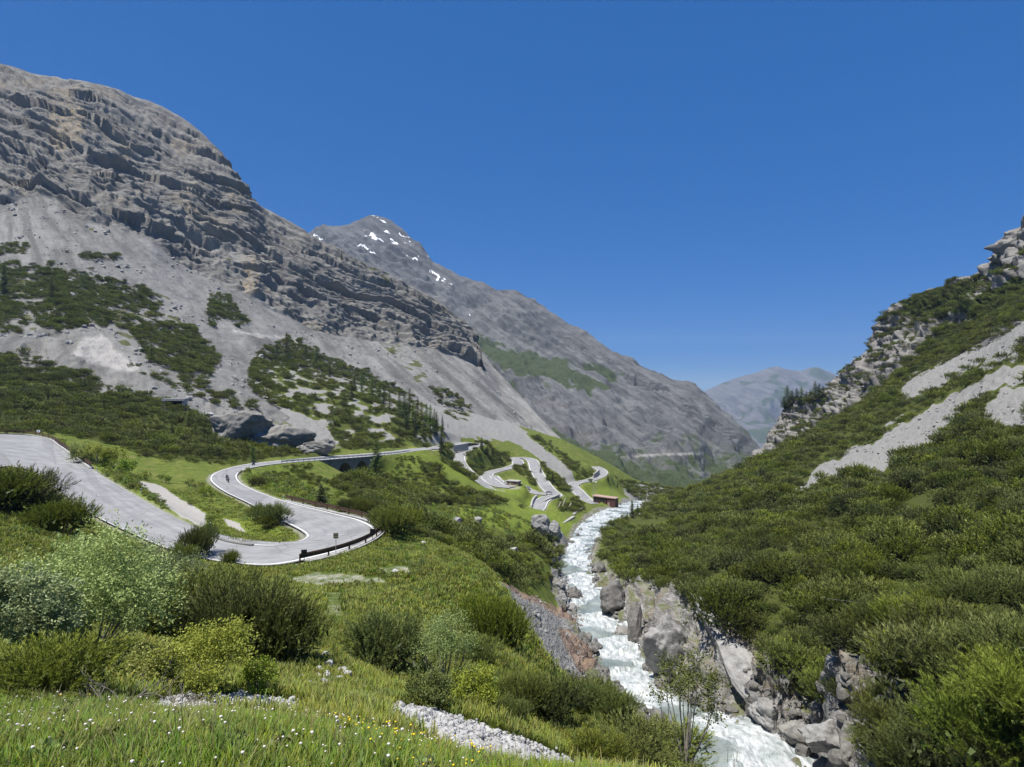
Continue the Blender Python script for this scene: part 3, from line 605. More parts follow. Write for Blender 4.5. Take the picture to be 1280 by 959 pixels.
def mat_mountain(name, scale, base=(.25, .25, .245), dark=(.13, .13, .128), vegc=((.035, .055, .016), (.085, .105, .03)), screec=((.33, .33, .32), (.42, .415, .40)), rel=.75, dx=.8):
    m = N(name); p = m.pos()
    k = 1.0 / scale
    bed = m.attr('bed')
    n1 = m.noise(.012 * k, 5, .6, p); n2 = m.noise(.07 * k, 7, .68, p); n3 = m.noise(.5 * k, 6, .72, p)
    comb = m.n('ShaderNodeCombineXYZ', {0: m.math('MULTIPLY', m.n('ShaderNodeSeparateXYZ', {0: p}).outputs[0], .008 * k), 1: m.math('MULTIPLY', m.n('ShaderNodeSeparateXYZ', {0: p}).outputs[1], .008 * k), 2: bed}).outputs[0]
    strata = m.noise(1.6, 6, .7, comb)
    vs = m.noise(.22 * k, 6, .7, m.map(p, (1, 1, .12)))
    nz = m.n('ShaderNodeSeparateXYZ', {0: m.n('ShaderNodeNewGeometry').outputs['Normal']}).outputs[2]
    rk = m.mix(m.ramp(strata, .35, .66), dark, base)
    rk = m.mix(m.math('MULTIPLY', m.ramp(vs, .48, .70), .6), rk, tuple(x * .62 for x in dark))
    rk = m.mix(m.math('MULTIPLY', m.ramp(n3, .5, .75), .35), rk, tuple(x * 1.35 for x in base))
    rk = m.mix(m.math('MULTIPLY', m.attr('ochre'), m.ramp(vs, .35, .62)), rk, (.34, .27, .18))
    rk = m.mix(m.math('MULTIPLY', m.ramp(n1, .5, .7), .35), rk, (.21, .185, .155))
    sc = m.mix(m.ramp(n2, .35, .66), *screec)
    sx = m.n('ShaderNodeSeparateXYZ', {0: p})
    fq = m.math('MULTIPLY', m.math('ADD', sx.outputs[2], m.math('MULTIPLY', sx.outputs[0], dx)), .13 * k)
    fall = m.noise(1.0, 6, .65, m.n('ShaderNodeCombineXYZ', {0: fq, 1: m.math('MULTIPLY', sx.outputs[1], .012 * k), 2: m.math('MULTIPLY', sx.outputs[0], .012 * k)}).outputs[0])
    sc = m.mix(m.math('MULTIPLY', m.ramp(fall, .44, .62), .9), sc, tuple(x * .60 for x in screec[0]))
    sc = m.mix(m.math('MULTIPLY', m.ramp(n3, .58, .72), .55), sc, tuple(x * .5 for x in screec[0]))
    ledge = m.ramp(m.math('ADD', nz, m.math('MULTIPLY', m.math('SUBTRACT', n2, .5), .5)), .62, .84)
    cr = m.math('MULTIPLY', m.ramp(m.math('ADD', m.attr('crag'), m.math('MULTIPLY', m.math('SUBTRACT', n2, .5), .5)), .35, .6), m.math('SUBTRACT', 1.0, m.math('MULTIPLY', ledge, .75)))
    c = m.mix(cr, sc, rk)
    c = m.mix(m.attr('pale'), c, (.40, .38, .355))
    vg = m.mix(m.ramp(n3, .35, .65), *vegc)
    c = m.mix(m.ramp(m.math('ADD', m.attr('veg'), m.math('MULTIPLY', m.math('SUBTRACT', n2, .5), 1.9)), .45, .8), c, vg)
    c = m.mix(m.ramp(m.math('ADD', m.attr('snow'), m.math('MULTIPLY', m.math('SUBTRACT', n2, .5), .5)), .45, .55), c, (.82, .84, .87))
    h = m.math('ADD', m.math('MULTIPLY', n2, 3.0), m.math('ADD', m.math('MULTIPLY', n3, .9), m.math('MULTIPLY', m.math('MULTIPLY', strata, m.attr('crag')), 2.2)))
    return m.done(m.bsdf(c, .95, m.bump(h, rel, 1.2 * scale), .08))
M_ground = mat_ground()
M_left = mat_mountain('massif_rock', 1.0, vegc=((.055, .062, .024), (.125, .125, .06)), base=(.245, .235, .215), dark=(.122, .117, .106), screec=((.185, .183, .173), (.255, .250, .235)))
M_right = mat_mountain('crag_rock', .45, base=(.160, .157, .149), dark=(.066, .065, .062), screec=((.125, .121, .112), (.20, .194, .18)), vegc=((.030, .042, .013), (.065, .078, .022)), dx=-.7)
M_far = mat_mountain('far_rock', 2.2, base=(.118, .121, .122), dark=(.058, .060, .063), vegc=((.040, .054, .026), (.062, .078, .036)), screec=((.110, .112, .112), (.160, .161, .158)), rel=.7)
M_blue = mat_mountain('distant_rock', 5.0, base=(.13, .125, .12), dark=(.10, .10, .095), vegc=((.05, .065, .03), (.075, .09, .04)), screec=((.14, .135, .125), (.17, .165, .155)), rel=.4)
tag(link('ground', ground_me, M_ground), kind='structure')
o = tag(link('mountain', left_me, M_left), kind='structure')
tag(link('mountain', far_me, M_far), kind='structure')
tag(link('mountain', blue_me, M_blue), kind='structure')
tag(link('mountain', shoulder_me, M_far), kind='structure')
tag(link('mountain', right_me, M_right), kind='structure')
# wide valley floor far below, so that no gap opens between the mountains
q = np.array([[-4500, -800, -900], [4500, -800, -900], [6500, 11500, -900], [-6500, 11500, -900]], float)
vf = mesh_np('valley_floor', q, np.array([[0, 1, 2, 3]]))
tag(link('valley_floor', vf, simple('valley', (.07, .09, .04), .95, .3, .01)), kind='structure')

# ------------------------------------------------------------------ road surface, lines
def strip(name, A, B, mat, up=0.0, ncross=1, extra=None):
    n = len(A); k = ncross + 1
    t_ = np.linspace(0, 1, k)[None, :, None]
    V = A[:, None] * (1 - t_) + B[:, None] * t_; V = V.copy(); V[..., 2] += up
    s_ = np.r_[0, np.cumsum(np.linalg.norm(np.diff((A + B) / 2, axis=0), axis=1))]
    me = mesh_np(name, V.reshape(-1, 3), grid_faces(n, k)[:, ::-1]); attr(me, 'along', np.repeat(s_, k)); attr(me, 'side', np.tile(np.linspace(-1, 1, k), n))
    smooth(me)
    return link(name, me, mat)
def mat_asphalt():
    m = N('asphalt'); p = m.pos(); al = m.attr('along'); sd = m.attr('side')
    n1 = m.noise(.35, 5, .6, p); n2 = m.noise(14, 4, .7, p)
    cv = m.n('ShaderNodeCombineXYZ', {0: m.math('MULTIPLY', al, .035), 1: m.math('MULTIPLY', sd, 2.2), 2: 0.0}).outputs[0]
    n3 = m.noise(2.2, 5, .6, cv)
    c = m.mix(m.ramp(n1, .3, .7), (.215, .217, .218), (.315, .315, .31))
    c = m.mix(m.math('MULTIPLY', m.ramp(n3, .48, .66), .6), c, (.165, .165, .168))
    ptc = m.n('ShaderNodeTexVoronoi', {'Vector': m.n('ShaderNodeCombineXYZ', {0: m.math('MULTIPLY', al, .09), 1: m.math('MULTIPLY', sd, .9), 2: 0.0}).outputs[0], 'Scale': 1.0}, distance='CHEBYCHEV').outputs['Color']
    c = m.mix(m.math('MULTIPLY', m.ramp(m.n('ShaderNodeSeparateColor', {0: ptc}).outputs[0], .72, .76), .35), c, (.16, .16, .165))
    c = m.mix(m.math('MULTIPLY', m.ramp(n2, .4, .7), .25), c, (.16, .16, .16))
    wav = m.n('ShaderNodeTexVoronoi', {'Vector': p, 'Scale': .22, 'Detail': 2.0}, feature='DISTANCE_TO_EDGE').outputs['Distance']
    c = m.mix(m.math('MULTIPLY', m.ramp(wav, .018, .0), .55), c, (.12, .12, .12))
    return m.done(m.bsdf(c, .85, m.bump(n2, .3, .02), .25))
M_asph = mat_asphalt()
M_line = simple('road_paint', (.72, .72, .69), .7, .12, 2.0)
o = strip('road', Lr, Rr, M_asph, 0, 8); tag(o, kind='structure')
wv = (Rr - Lr) / np.linalg.norm(Rr - Lr, axis=1)[:, None]
for A, sgn in ((Lr, 1), (Rr, -1)):
    a = A + wv * sgn * .30; b = A + wv * sgn * .58
    o = strip('road_marking', a if sgn > 0 else b, b if sgn > 0 else a, M_line, .02); tag(o, kind='structure')
for c, w in zip(FARC, FARW):
    tt = np.gradient(c, axis=0); tt[:, 2] = 0; tt /= np.linalg.norm(tt, axis=1)[:, None]; sd = np.c_[tt[:, 1], -tt[:, 0], 0 * tt[:, 0]]
    a = c - sd * w; b = c + sd * w
    o = strip('road', a, b, M_asph, .12 + .01 * FARW.index(w), 4); tag(o, kind='structure')
    for sgn in (-1, 1):
        o = strip('road_marking', c + sd * sgn * (w - .3) - sd * .16, c + sd * sgn * (w - .3) + sd * .16, M_line, .16 + .01 * FARW.index(w)); tag(o, kind='structure')

# ------------------------------------------------------------------ river
def river():
    c = crom(RIV, 1500); n = len(c); kx = 64
    tt = np.gradient(c[:, :2], axis=0); tt /= np.linalg.norm(tt, axis=1)[:, None]; sd = np.c_[tt[:, 1], -tt[:, 0]]
    t_ = np.linspace(-1, 1, kx)
    Wd = c[:, 3][:, None] + 1.2
    X = c[:, 0][:, None] + sd[:, 0][:, None] * t_ * Wd; Y = c[:, 1][:, None] + sd[:, 1][:, None] * t_ * Wd
    s_ = np.r_[0, np.cumsum(np.linalg.norm(np.diff(c[:, :3], axis=0), axis=1))][:, None]
    ss = s_ + 0 * t_
    tw = t_ * Wd + 1.2 * fbm(ss / 9, t_ * Wd / 6, 0 * ss, 3, 201)
    calm = sstep(.05, .3, fbm(ss / 16, tw / 14, 0 * ss + 2, 2, 202) - .05)                 # pools
    turb = 1 - calm
    Z = c[:, 2][:, None] + turb * (.30 * fbm(ss / 2.2, tw / 1.2, 0 * ss, 4, 203) + .28 * ridged(ss / 4.5, tw / 1.6, 0 * ss, 3, 204)) + .16 * fbm(ss / 5, tw / 3, 0 * ss + 3, 3, 205) * 1.0
    drop = .5 * (terr(ss / 11 + .5 * fbm(ss / 20, tw / 5, 0 * ss, 2, 206), .8) - .5)
    Z = Z - drop
    V = np.stack([X, Y, Z], -1)
    me = mesh_np('river', V.reshape(-1, 3), grid_faces(n, kx)); smooth(me)
    attr(me, 'along', ss); attr(me, 'acr', tw); attr(me, 'calm', blur(calm, 1)); attr(me, 'edge', np.abs(t_) + 0 * ss)
    m = N('white_water')
    cv = m.n('ShaderNodeCombineXYZ', {0: m.math('MULTIPLY', m.attr('along'), .26), 1: m.attr('acr'), 2: 0.0}).outputs[0]
    n1 = m.noise(.9, 6, .68, cv, .8); n2 = m.noise(3.2, 5, .7, cv, .4); n3 = m.noise(.25, 3, .5, cv)
    foam = m.math('SUBTRACT', m.math('ADD', m.math('MULTIPLY', n1, 1.0), m.math('MULTIPLY', n2, .45)), m.math('MULTIPLY', m.attr('calm'), .36))
    fo = m.ramp(foam, .57, .95)
    wat = m.mix(m.ramp(n3, .35, .7), (.145, .175, .16), (.28, .315, .30))
    col = m.mix(fo, wat, (.70, .71, .715))
    rough = m.ramp(fo, 0, 1, .18, .8)
    h = m.math('ADD', m.math('MULTIPLY', n1, .6), m.math('MULTIPLY', n2, .25))
    M = m.done(m.bsdf(col, rough, m.bump(h, .8, .4), .4))
    tag(link('river', me, M), kind='structure')
river()

# ------------------------------------------------------------------ camera, sun, sky
cam = bpy.data.cameras.new('camera'); co = bpy.data.objects.new('camera', cam); COL.objects.link(co)
cam.sensor_width = 36; cam.lens = 36 * F / 1280; cam.clip_start = .05; cam.clip_end = 40000
co.location = (0, 0, 0); co.rotation_euler = (R(90), 0, 0); scene.camera = co
SUN = Vector((-.24, -.20, .93)).normalized()
el = math.asin(SUN.z); az = math.atan2(SUN.x, SUN.y)       # azimuth from +Y towards +X
sl = bpy.data.lights.new('sun', 'SUN'); so = bpy.data.objects.new('sun', sl); COL.objects.link(so)
sl.energy = 4.6; sl.angle = R(.55); sl.color = (1, .96, .89)
so.rotation_euler = SUN.to_track_quat('Z', 'Y').to_euler(); so.location = (-200, 100, 500)
w = bpy.data.worlds.new('World'); scene.world = w; w.use_nodes = True
nt = w.node_tree; nt.nodes.clear()
bg = nt.nodes.new('ShaderNodeBackground'); wo = nt.nodes.new('ShaderNodeOutputWorld')
sky = nt.nodes.new('ShaderNodeTexSky'); sky.sky_type = 'NISHITA'; sky.sun_disc = False
sky.sun_elevation = el; sky.sun_rotation = az; sky.altitude = 3000; sky.air_density = .55; sky.dust_density = 0.0; sky.ozone_density = 9.0
vm_ = nt.nodes.new('ShaderNodeVectorMath'); vm_.operation = 'SCALE'; vm_.inputs['Scale'].default_value = .125
gm = nt.nodes.new('ShaderNodeGamma'); gm.inputs[1].default_value = .36
hs = nt.nodes.new('ShaderNodeHueSaturation'); hs.inputs['Saturation'].default_value = 2.6; hs.inputs['Hue'].default_value = .517; hs.inputs['Value'].default_value = 4.5
nt.links.new(sky.outputs[0], vm_.inputs[0]); nt.links.new(vm_.outputs[0], gm.inputs[0]); nt.links.new(gm.outputs[0], hs.inputs['Color']); nt.links.new(hs.outputs[0], bg.inputs[0]); bg.inputs[1].default_value = .10
nt.links.new(bg.outputs[0], wo.inputs[0])
scene.view_settings.view_transform = 'Standard'; scene.view_settings.look = 'None'
scene.view_settings.exposure = 0.7; scene.view_settings.gamma = 1.0
scene.render.engine = 'CYCLES'
scene.cycles.max_bounces = 5; scene.cycles.diffuse_bounces = 2; scene.cycles.glossy_bounces = 2; scene.cycles.transparent_max_bounces = 6; scene.cycles.volume_bounces = 0
scene.cycles.use_adaptive_sampling = True
# ------------------------------------------------------------------ plant meshes
def _unit(a): return a / (np.linalg.norm(a, axis=-1, keepdims=True) + 1e-9)
def tris(base, dirs, length, width, rnd, tint, lift=0.0):
    """one thin triangle per row"""
    n = len(base); side = _unit(np.cross(dirs, _unit(rnd.normal(size=(n, 3))))) * np.asarray(width)[..., None]
    tip = base + dirs * np.asarray(length)[..., None]
    v = np.stack([base - side, base + side, tip], 1).reshape(-1, 3)
    return v, np.arange(3 * n).reshape(n, 3), np.repeat(tint, 3)
def leaves(base, dirs, length, width, rnd, tint):
    """one folded rhombus (two triangles) per row"""
    n = len(base); side = _unit(np.cross(dirs, _unit(rnd.normal(size=(n, 3)))))
    L = np.asarray(length)[..., None]; Wd = np.asarray(width)[..., None]
    up = np.cross(side, dirs)
    m = base + dirs * L * .45 + up * L * .06
    v = np.stack([base, m - side * Wd, base + dirs * L, m + side * Wd], 1).reshape(-1, 3)
    i = np.arange(n)[:, None] * 4
    return v, np.concatenate([i + [0, 1, 2], i + [0, 2, 3]]), np.repeat(tint, 4)
def pack(name, parts, sm=False):
    V = []; Fc = []; T = []; b = 0
    for v, f, t in parts: V.append(v); Fc.append(f + b); T.append(t); b += len(v)
    me = mesh_np(name, np.concatenate(V), np.concatenate(Fc)); attr(me, 'tint', np.concatenate(T))
    if sm: smooth(me)
    return me
def clusters(rnd, n, rad, h, flat=.55, zlo=.55):
    a = rnd.uniform(0, 2 * np.pi, n); r = rad * np.sqrt(rnd.uniform(0, 1, n)) * .72
    c = np.stack([r * np.cos(a), r * np.sin(a), h * (1 - flat * (r / rad) ** 2) * rnd.uniform(zlo, 1.0, n)], 1)
    return c
def mugo(seed, nsh, nneed, rad=1.25, h=1.35, wmul=1.0, ncl=11, nl=.11, upright=.75):
    rnd = np.random.default_rng(seed)
    C = clusters(rnd, ncl, rad, h); k = rnd.integers(0, ncl, nsh)
    off = _unit(rnd.normal(size=(nsh, 3))); off[:, 2] = np.abs(off[:, 2]) * .9 - .25
    cr = rad * .42 * rnd.uniform(.5, 1.0, nsh) ** .5
    p = C[k] * np.array([1, 1, .80]) + off * cr[:, None] * np.array([1, 1, .75]); low = p[:, 2] < .12 * h
    p[low, 2] = rnd.uniform(.08, .3, low.sum()) * h
    out = p * np.array([1, 1, 0]) / rad
    d = _unit(off * .45 + out * .5 + np.array([0, 0, upright]) + rnd.normal(size=(nsh, 3)) * .18)
    L = rnd.uniform(.26, .50, nsh) * (h / 1.3)
    t = np.tile(np.linspace(.0, 1.0, nneed), nsh) + rnd.uniform(-.04, .04, nsh * nneed)
    P_ = np.repeat(p, nneed, 0); D_ = np.repeat(d, nneed, 0); L_ = np.repeat(L, nneed)
    base = P_ + D_ * (L_ * t)[:, None]
    rad_ = _unit(np.cross(D_, _unit(rnd.normal(size=D_.shape))))
    nd = _unit(D_ * (.72 + .9 * np.clip(t, 0, 1) ** 2)[:, None] + rad_ * .8)
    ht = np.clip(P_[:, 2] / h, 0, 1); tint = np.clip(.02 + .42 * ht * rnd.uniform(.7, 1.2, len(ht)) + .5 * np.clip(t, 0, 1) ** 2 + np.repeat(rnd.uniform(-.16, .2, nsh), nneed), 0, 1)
    parts = [tris(base, nd, nl * rnd.uniform(.7, 1.15, len(base)), .0085 * wmul * np.ones(len(base)), rnd, tint)]
    n2 = nsh                                              # inner twigs keep the bush opaque
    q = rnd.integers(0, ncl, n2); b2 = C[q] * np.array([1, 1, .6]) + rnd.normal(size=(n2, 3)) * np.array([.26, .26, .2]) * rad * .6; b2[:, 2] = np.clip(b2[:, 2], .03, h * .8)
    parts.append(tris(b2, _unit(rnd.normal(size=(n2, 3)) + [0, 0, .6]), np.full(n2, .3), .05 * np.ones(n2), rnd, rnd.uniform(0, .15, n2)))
    return pack('foliage', parts), C
def stems(C, seed, r0=.035, n=7):
    rnd = random.Random(seed); mb = MB()
    for c in C[:n]:
        mb.tube([(0.06 * rnd.uniform(-1, 1), .06 * rnd.uniform(-1, 1), -.15), (c[0] * .45, c[1] * .45, c[2] * .3), (c[0] * .85, c[1] * .85, c[2] * .62), tuple(c * .93)], [r0, r0 * .8, r0 * .55, r0 * .2], 5)
    return mb.mesh('stem')
def broad(seed, nl, rad, h, ll, lw, ncl=16, droop=0.1, spread=.33, lowgap=.15, wind=0.0, zlo=.3):
    rnd = np.random.default_rng(seed)
    C = clusters(rnd, ncl, rad, h, .5, zlo); k = rnd.integers(0, ncl, nl)
    # leafy twigs inside each cluster
    tw = 16; twd = _unit(rnd.normal(size=(ncl, tw, 3)) + np.array([wind, 0, .55])); j = rnd.integers(0, tw, nl); s = rnd.uniform(.15, 1.0, nl)
    p = C[k] * np.array([1, 1, .88]) + twd[k, j] * (s * rad * spread)[:, None] + rnd.normal(size=(nl, 3)) * rad * .035
    p[:, 2] = np.maximum(p[:, 2], lowgap * h * rnd.uniform(.4, 1.6, nl))
    d = _unit(twd[k, j] * .7 + rnd.normal(size=(nl, 3)) * .55 + np.array([wind, 0, -droop]))
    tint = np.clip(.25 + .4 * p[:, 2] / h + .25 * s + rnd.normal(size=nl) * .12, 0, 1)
    return pack('foliage', [leaves(p, d, ll * rnd.uniform(.65, 1.2, nl), lw * rnd.uniform(.8, 1.2, nl), rnd, tint)]), C
def conifer(seed, h=1.0, rad=.2, whorls=22, per=7, nn=9, larch=False, low=.08):
    rnd = np.random.default_rng(seed); B = []; Dd = []; Ln = []; T = []; W_l = []
    for w in range(whorls):
        z = low + (1 - low) * (w / whorls) ** .92
        r = rad * (1 - z) ** .78 * rnd.uniform(.75, 1.1) + .012
        for q in range(per if z < .75 else max(3, per - 2)):
            a = rnd.uniform(0, 2 * np.pi); rr = r * rnd.uniform(.6, 1.15)
            droop = -.28 if not larch else -.05
            for s in np.linspace(.12, 1, nn):
                sag = droop * s + (.22 * s * s if not larch else .1 * s * s)
                b = np.array([np.cos(a) * rr * s, np.sin(a) * rr * s, z * h + sag * rr + rnd.normal() * .004])
                for sg in (-1, 1):
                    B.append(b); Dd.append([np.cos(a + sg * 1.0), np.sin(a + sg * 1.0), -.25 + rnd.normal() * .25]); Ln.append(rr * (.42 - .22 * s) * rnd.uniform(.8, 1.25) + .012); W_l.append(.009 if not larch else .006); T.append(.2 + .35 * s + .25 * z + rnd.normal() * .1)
    B = np.array(B); Dd = _unit(np.array(Dd)); T = np.clip(np.array(T), 0, 1)
    me = pack('crown', [tris(B, Dd, np.array(Ln), np.array(W_l), rnd, T), tris(np.array([[0, 0, h * .95]] * 5), _unit(rnd.normal(size=(5, 3)) * .25 + [0, 0, 1]), np.full(5, h * .07), np.full(5, .006), rnd, np.full(5, .6))])
    mb = MB(); mb.tube([(0, 0, -.04 * h), (0, 0, h * .5), (0, 0, h * .97)], [.017 * h, .010 * h, .002 * h], 6)
    return me, mb.mesh('trunk')
def mat_leaf(name, dark, light, trans=.25, rough=.55, huev=.04):
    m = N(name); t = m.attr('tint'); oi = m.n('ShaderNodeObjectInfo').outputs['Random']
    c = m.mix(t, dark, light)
    c = m.n('ShaderNodeHueSaturation', {'Color': c, 'Hue': m.ramp(oi, 0, 1, .5 - huev, .5 + huev * .6), 'Saturation': m.ramp(m.math('FRACT', m.math('MULTIPLY', oi, 7.3)), 0, 1, .85, 1.12), 'Value': m.ramp(m.math('FRACT', m.math('MULTIPLY', oi, 3.7)), 0, 1, .62, 1.3)}).outputs[0]
    b = m.bsdf(c, rough, spec=.25)
    tr = m.n('ShaderNodeBsdfTranslucent', {'Color': c}).outputs[0]
    return m.done(m.n('ShaderNodeMixShader', {0: trans, 1: b, 2: tr}).outputs[0])
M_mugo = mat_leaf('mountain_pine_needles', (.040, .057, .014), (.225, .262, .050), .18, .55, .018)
M_mugob = mat_leaf('fresh_pine_needles', (.06, .085, .016), (.25, .30, .065), .2, .55, .012)
M_willow = mat_leaf('willow_leaves', (.12, .165, .05), (.37, .44, .17), .3, .5, .008)
M_birch = mat_leaf('birch_leaves', (.075, .115, .018), (.25, .31, .065), .35, .5)
M_yellow = mat_leaf('bright_leaves', (.085, .13, .016), (.30, .37, .07), .35, .5)
M_larch = mat_leaf('larch_needles', (.055, .088, .018), (.155, .215, .048), .2)
M_spruce = mat_leaf('spruce_needles', (.026, .042, .014), (.088, .118, .036), .12)
M_bark = simple('bark', (.085, .065, .05), .9, .35, 12)
M_palebark = simple('pale_bark', (.20, .18, .15), .85, .35, 14)

# ------------------------------------------------------------------ depth of the bare scene, for placing things
ZB = np.full((480, 641), 1e9)
def _splat(V):
    V = V.reshape(-1, 3); u, v = proj(V); i = (u / 2).astype(int); j = (v / 2).astype(int)
    ok = (u >= 0) & (u < 1282) & (v >= 0) & (v < 960) & (V[:, 1] > .5)
    np.minimum.at(ZB, (j[ok], i[ok]), V[ok, 1])
for V in (GVD, LVD, MVD, RVD): _splat(V)
for _ in range(2):
    p_ = np.pad(ZB, 1, mode='edge'); mn = np.minimum.reduce([p_[a:a + 480, b:b + 641] for a in range(3) for b in range(3)])
    ZB = np.where(ZB > 1e8, mn, ZB)
def depth(u, v):
    return ZB[np.clip((np.asarray(v) / 2).astype(int), 0, 479), np.clip((np.asarray(u) / 2).astype(int), 0, 640)]
def on(u, v, sink=0.0):                            # point of the ground seen at (u, v)
    D = float(depth(u, v)); p = P(u, v, D)
    if D < 700 and p[1] < 560:
        g = float(ground_z(p[0], p[1]))
        if abs(g - p[2]) < 2.5: p[2] = g
    p[2] -= sink; return p
def thin(pts, spacing):                            # keep one point per cell of the given size
    key = np.floor(pts[:, :2] / np.asarray(spacing)[..., None]).astype(np.int64); k = key[:, 0] * 1000003 + key[:, 1]
    _, i = np.unique(k, return_index=True); return i
def field(polys, n, spacing=2.0, d0=0, d1=1e9, j=5, dens=-9, nsc=14, V=None, vis=True, seed=0, umax=1340):
    """random ground points inside picture-traced outlines"""
    r_ = np.random.default_rng(1000 + seed)
    if V is None:
        a = r_.uniform(ga[0] * .62, ga[-1] * .62, n); b = r_.uniform(gb[0], gb[-1], n); y = np.exp(b) - 8; x = a * (y + 8)
        p = np.stack([x, y, ground_z(x, y)], 1)
    else:
        W = V.reshape(-1, 3); i = r_.integers(0, len(W), n); p = W[i] + r_.normal(size=(n, 3)) * [.6, .6, 0]
    u, v = proj(p); ok = (p[:, 1] > max(d0, .5)) & (p[:, 1] < d1)
    if vis: ok &= (u > -60) & (u < umax) & (v < 1040)
    p, u, v = p[ok], u[ok], v[ok]
    s = p[:, 1] * .012; j1_ = fbm(p[:, 0] / s, p[:, 1] / s, p[:, 2] / s, 2, 301); j2_ = fbm(p[:, 0] / s + 5, p[:, 1] / s, p[:, 2] / s, 2, 302)
    m = np.zeros(len(p), bool)
    for pl in polys: m |= inpoly(u + j * j1_, v + j * j2_, pl)
    m &= fbm(p[:, 0] / nsc, p[:, 1] / nsc, p[:, 2] / nsc, 3, 303 + seed) > dens
    if vis: m &= p[:, 1] < depth(np.clip(u, 0, 1279), np.clip(v - 3, 0, 958)) * 1.25 + 12
    p = p[m]
    i = thin(p, np.full(len(p), spacing) if np.isscalar(spacing) else spacing(p))
    return p[i]
# ------------------------------------------------------------------ instancing for uncountable growth
def scatter(name, temps, mat, p, rz, sc, tilt=None, kind='stuff'):
    """one object: a cloud of points that carries copies of the given meshes"""
    me = bpy.data.meshes.new(name); n = len(p)
    me.vertices.add(n); me.vertices.foreach_set('co', np.asarray(p, np.float32).ravel())
    a = me.attributes.new('rot', 'FLOAT_VECTOR', 'POINT'); rr = np.zeros((n, 3), np.float32); rr[:, 2] = rz
    if tilt is not None: rr[:, :2] = tilt
    a.data.foreach_set('vector', rr.ravel())
    a = me.attributes.new('scl', 'FLOAT_VECTOR', 'POINT'); ss = np.asarray(sc, np.float32); ss = np.repeat(ss[:, None], 3, 1) if ss.ndim == 1 else ss
    a.data.foreach_set('vector', ss.ravel())
    a = me.attributes.new('pick', 'INT', 'POINT'); a.data.foreach_set('value', rng.integers(0, len(temps), n).astype(np.int32))
    o = bpy.data.objects.new(name, me); COL.objects.link(o)
    g = bpy.data.node_groups.new(name, 'GeometryNodeTree')
    g.interface.new_socket('Geometry', in_out='INPUT', socket_type='NodeSocketGeometry'); g.interface.new_socket('Geometry', in_out='OUTPUT', socket_type='NodeSocketGeometry')
    gi = g.nodes.new('NodeGroupInput'); go = g.nodes.new('NodeGroupOutput'); ip = g.nodes.new('GeometryNodeInstanceOnPoints'); gj = g.nodes.new('GeometryNodeGeometryToInstance')
    for t in reversed(temps):
        if not t.materials: t.materials.append(mat)
        to = bpy.data.objects.new(t.name, t)
        oi = g.nodes.new('GeometryNodeObjectInfo'); oi.inputs['Object'].default_value = to
        g.links.new(oi.outputs['Geometry'], gj.inputs[0])
    def na(nm, ty):
        q = g.nodes.new('GeometryNodeInputNamedAttribute'); q.data_type = ty; q.inputs['Name'].default_value = nm; return q.outputs['Attribute']
    g.links.new(gi.outputs[0], ip.inputs['Points']); g.links.new(gj.outputs[0], ip.inputs['Instance'])
    ip.inputs['Pick Instance'].default_value = True; g.links.new(na('pick', 'INT'), ip.inputs['Instance Index'])
    e2r = g.nodes.new('FunctionNodeEulerToRotation'); g.links.new(na('rot', 'FLOAT_VECTOR'), e2r.inputs[0]); g.links.new(e2r.outputs[0], ip.inputs['Rotation'])
    g.links.new(na('scl', 'FLOAT_VECTOR'), ip.inputs['Scale']); g.links.new(ip.outputs[0], go.inputs[0])
    md = o.modifiers.new('growth', 'NODES'); md.node_group = g
    return tag(o, kind=kind)
# ------------------------------------------------------------------ templates
MUG_HI = [mugo(s, 380, 34, ncl=17, wmul=1.15) for s in (1, 2, 3)]
MUG_MD = [mugo(10 + s, 190, 22, wmul=2.2, nl=.125, ncl=13) for s in range(4)]
MUG_LO = [mugo(20 + s, 95, 10, wmul=4.4, nl=.17, ncl=9) for s in range(4)]
for (me, C) in MUG_HI + MUG_MD + MUG_LO: me.materials.append(M_mugo)
MUG_STEM = [stems(C, i) for i, (me, C) in enumerate(MUG_HI + MUG_MD)]
for s_ in MUG_STEM: s_.materials.append(M_bark)
SPR = [conifer(31 + i) for i in range(4)]; LAR = [conifer(41 + i, rad=.19, whorls=24, per=7, nn=8, larch=True) for i in range(4)]
for (c, t_) in SPR: c.materials.append(M_spruce); t_.materials.append(M_bark)
for (c, t_) in LAR: c.materials.append(M_larch); t_.materials.append(M_bark)

def plant(name, fol, stem, p, sc, label, cat, group=None, rz=None, stem_name='stem', fol_name='foliage'):
    t = thing(name, label, cat, tuple(p), random.uniform(0, 6.28) if rz is None else rz, group)
    t.scale = (sc,) * 3 if np.isscalar(sc) else sc
    link(fol_name, fol, None, t)
    if stem is not None: link(stem_name, stem, None, t)
    return t
# ---- the thicket of dwarf mountain pine on the right slope (and where it goes on behind the left road)
def sp_(p): return np.where(p[:, 1] < 130, 2.6, np.where(p[:, 1] < 260, 2.9, 3.5))
OUT_R = FOREST_R
a_ = field([OUT_R], 480000, sp_, 24, 520, 4, seed=1, umax=1500)
def clear(p, gv=.5):                                      # keep off scree, gravel, roads, water
    i = np.clip(np.interp(p[:, 0] / (p[:, 1] + 8), ga, np.arange(NA)).round().astype(int), 0, NA - 1); j = np.clip(np.interp(np.log(p[:, 1] + 8), gb, np.arange(NB)).round().astype(int), 0, NB - 1)
    return (scree[j, i] < .25) & (gravel[j, i] < gv) & (rd_mask[j, i] < .2) & (dr[j, i] > rw[j, i] + 1.0)
a_ = a_[clear(a_)]
LUSH_R = [[(783,650),(828,650),(842,661),(792,666)], [(925,615),(945,608),(940,625)], [(948,640),(965,620),(962,632)]]
ua, va = proj(a_); keep = np.ones(len(a_), bool)
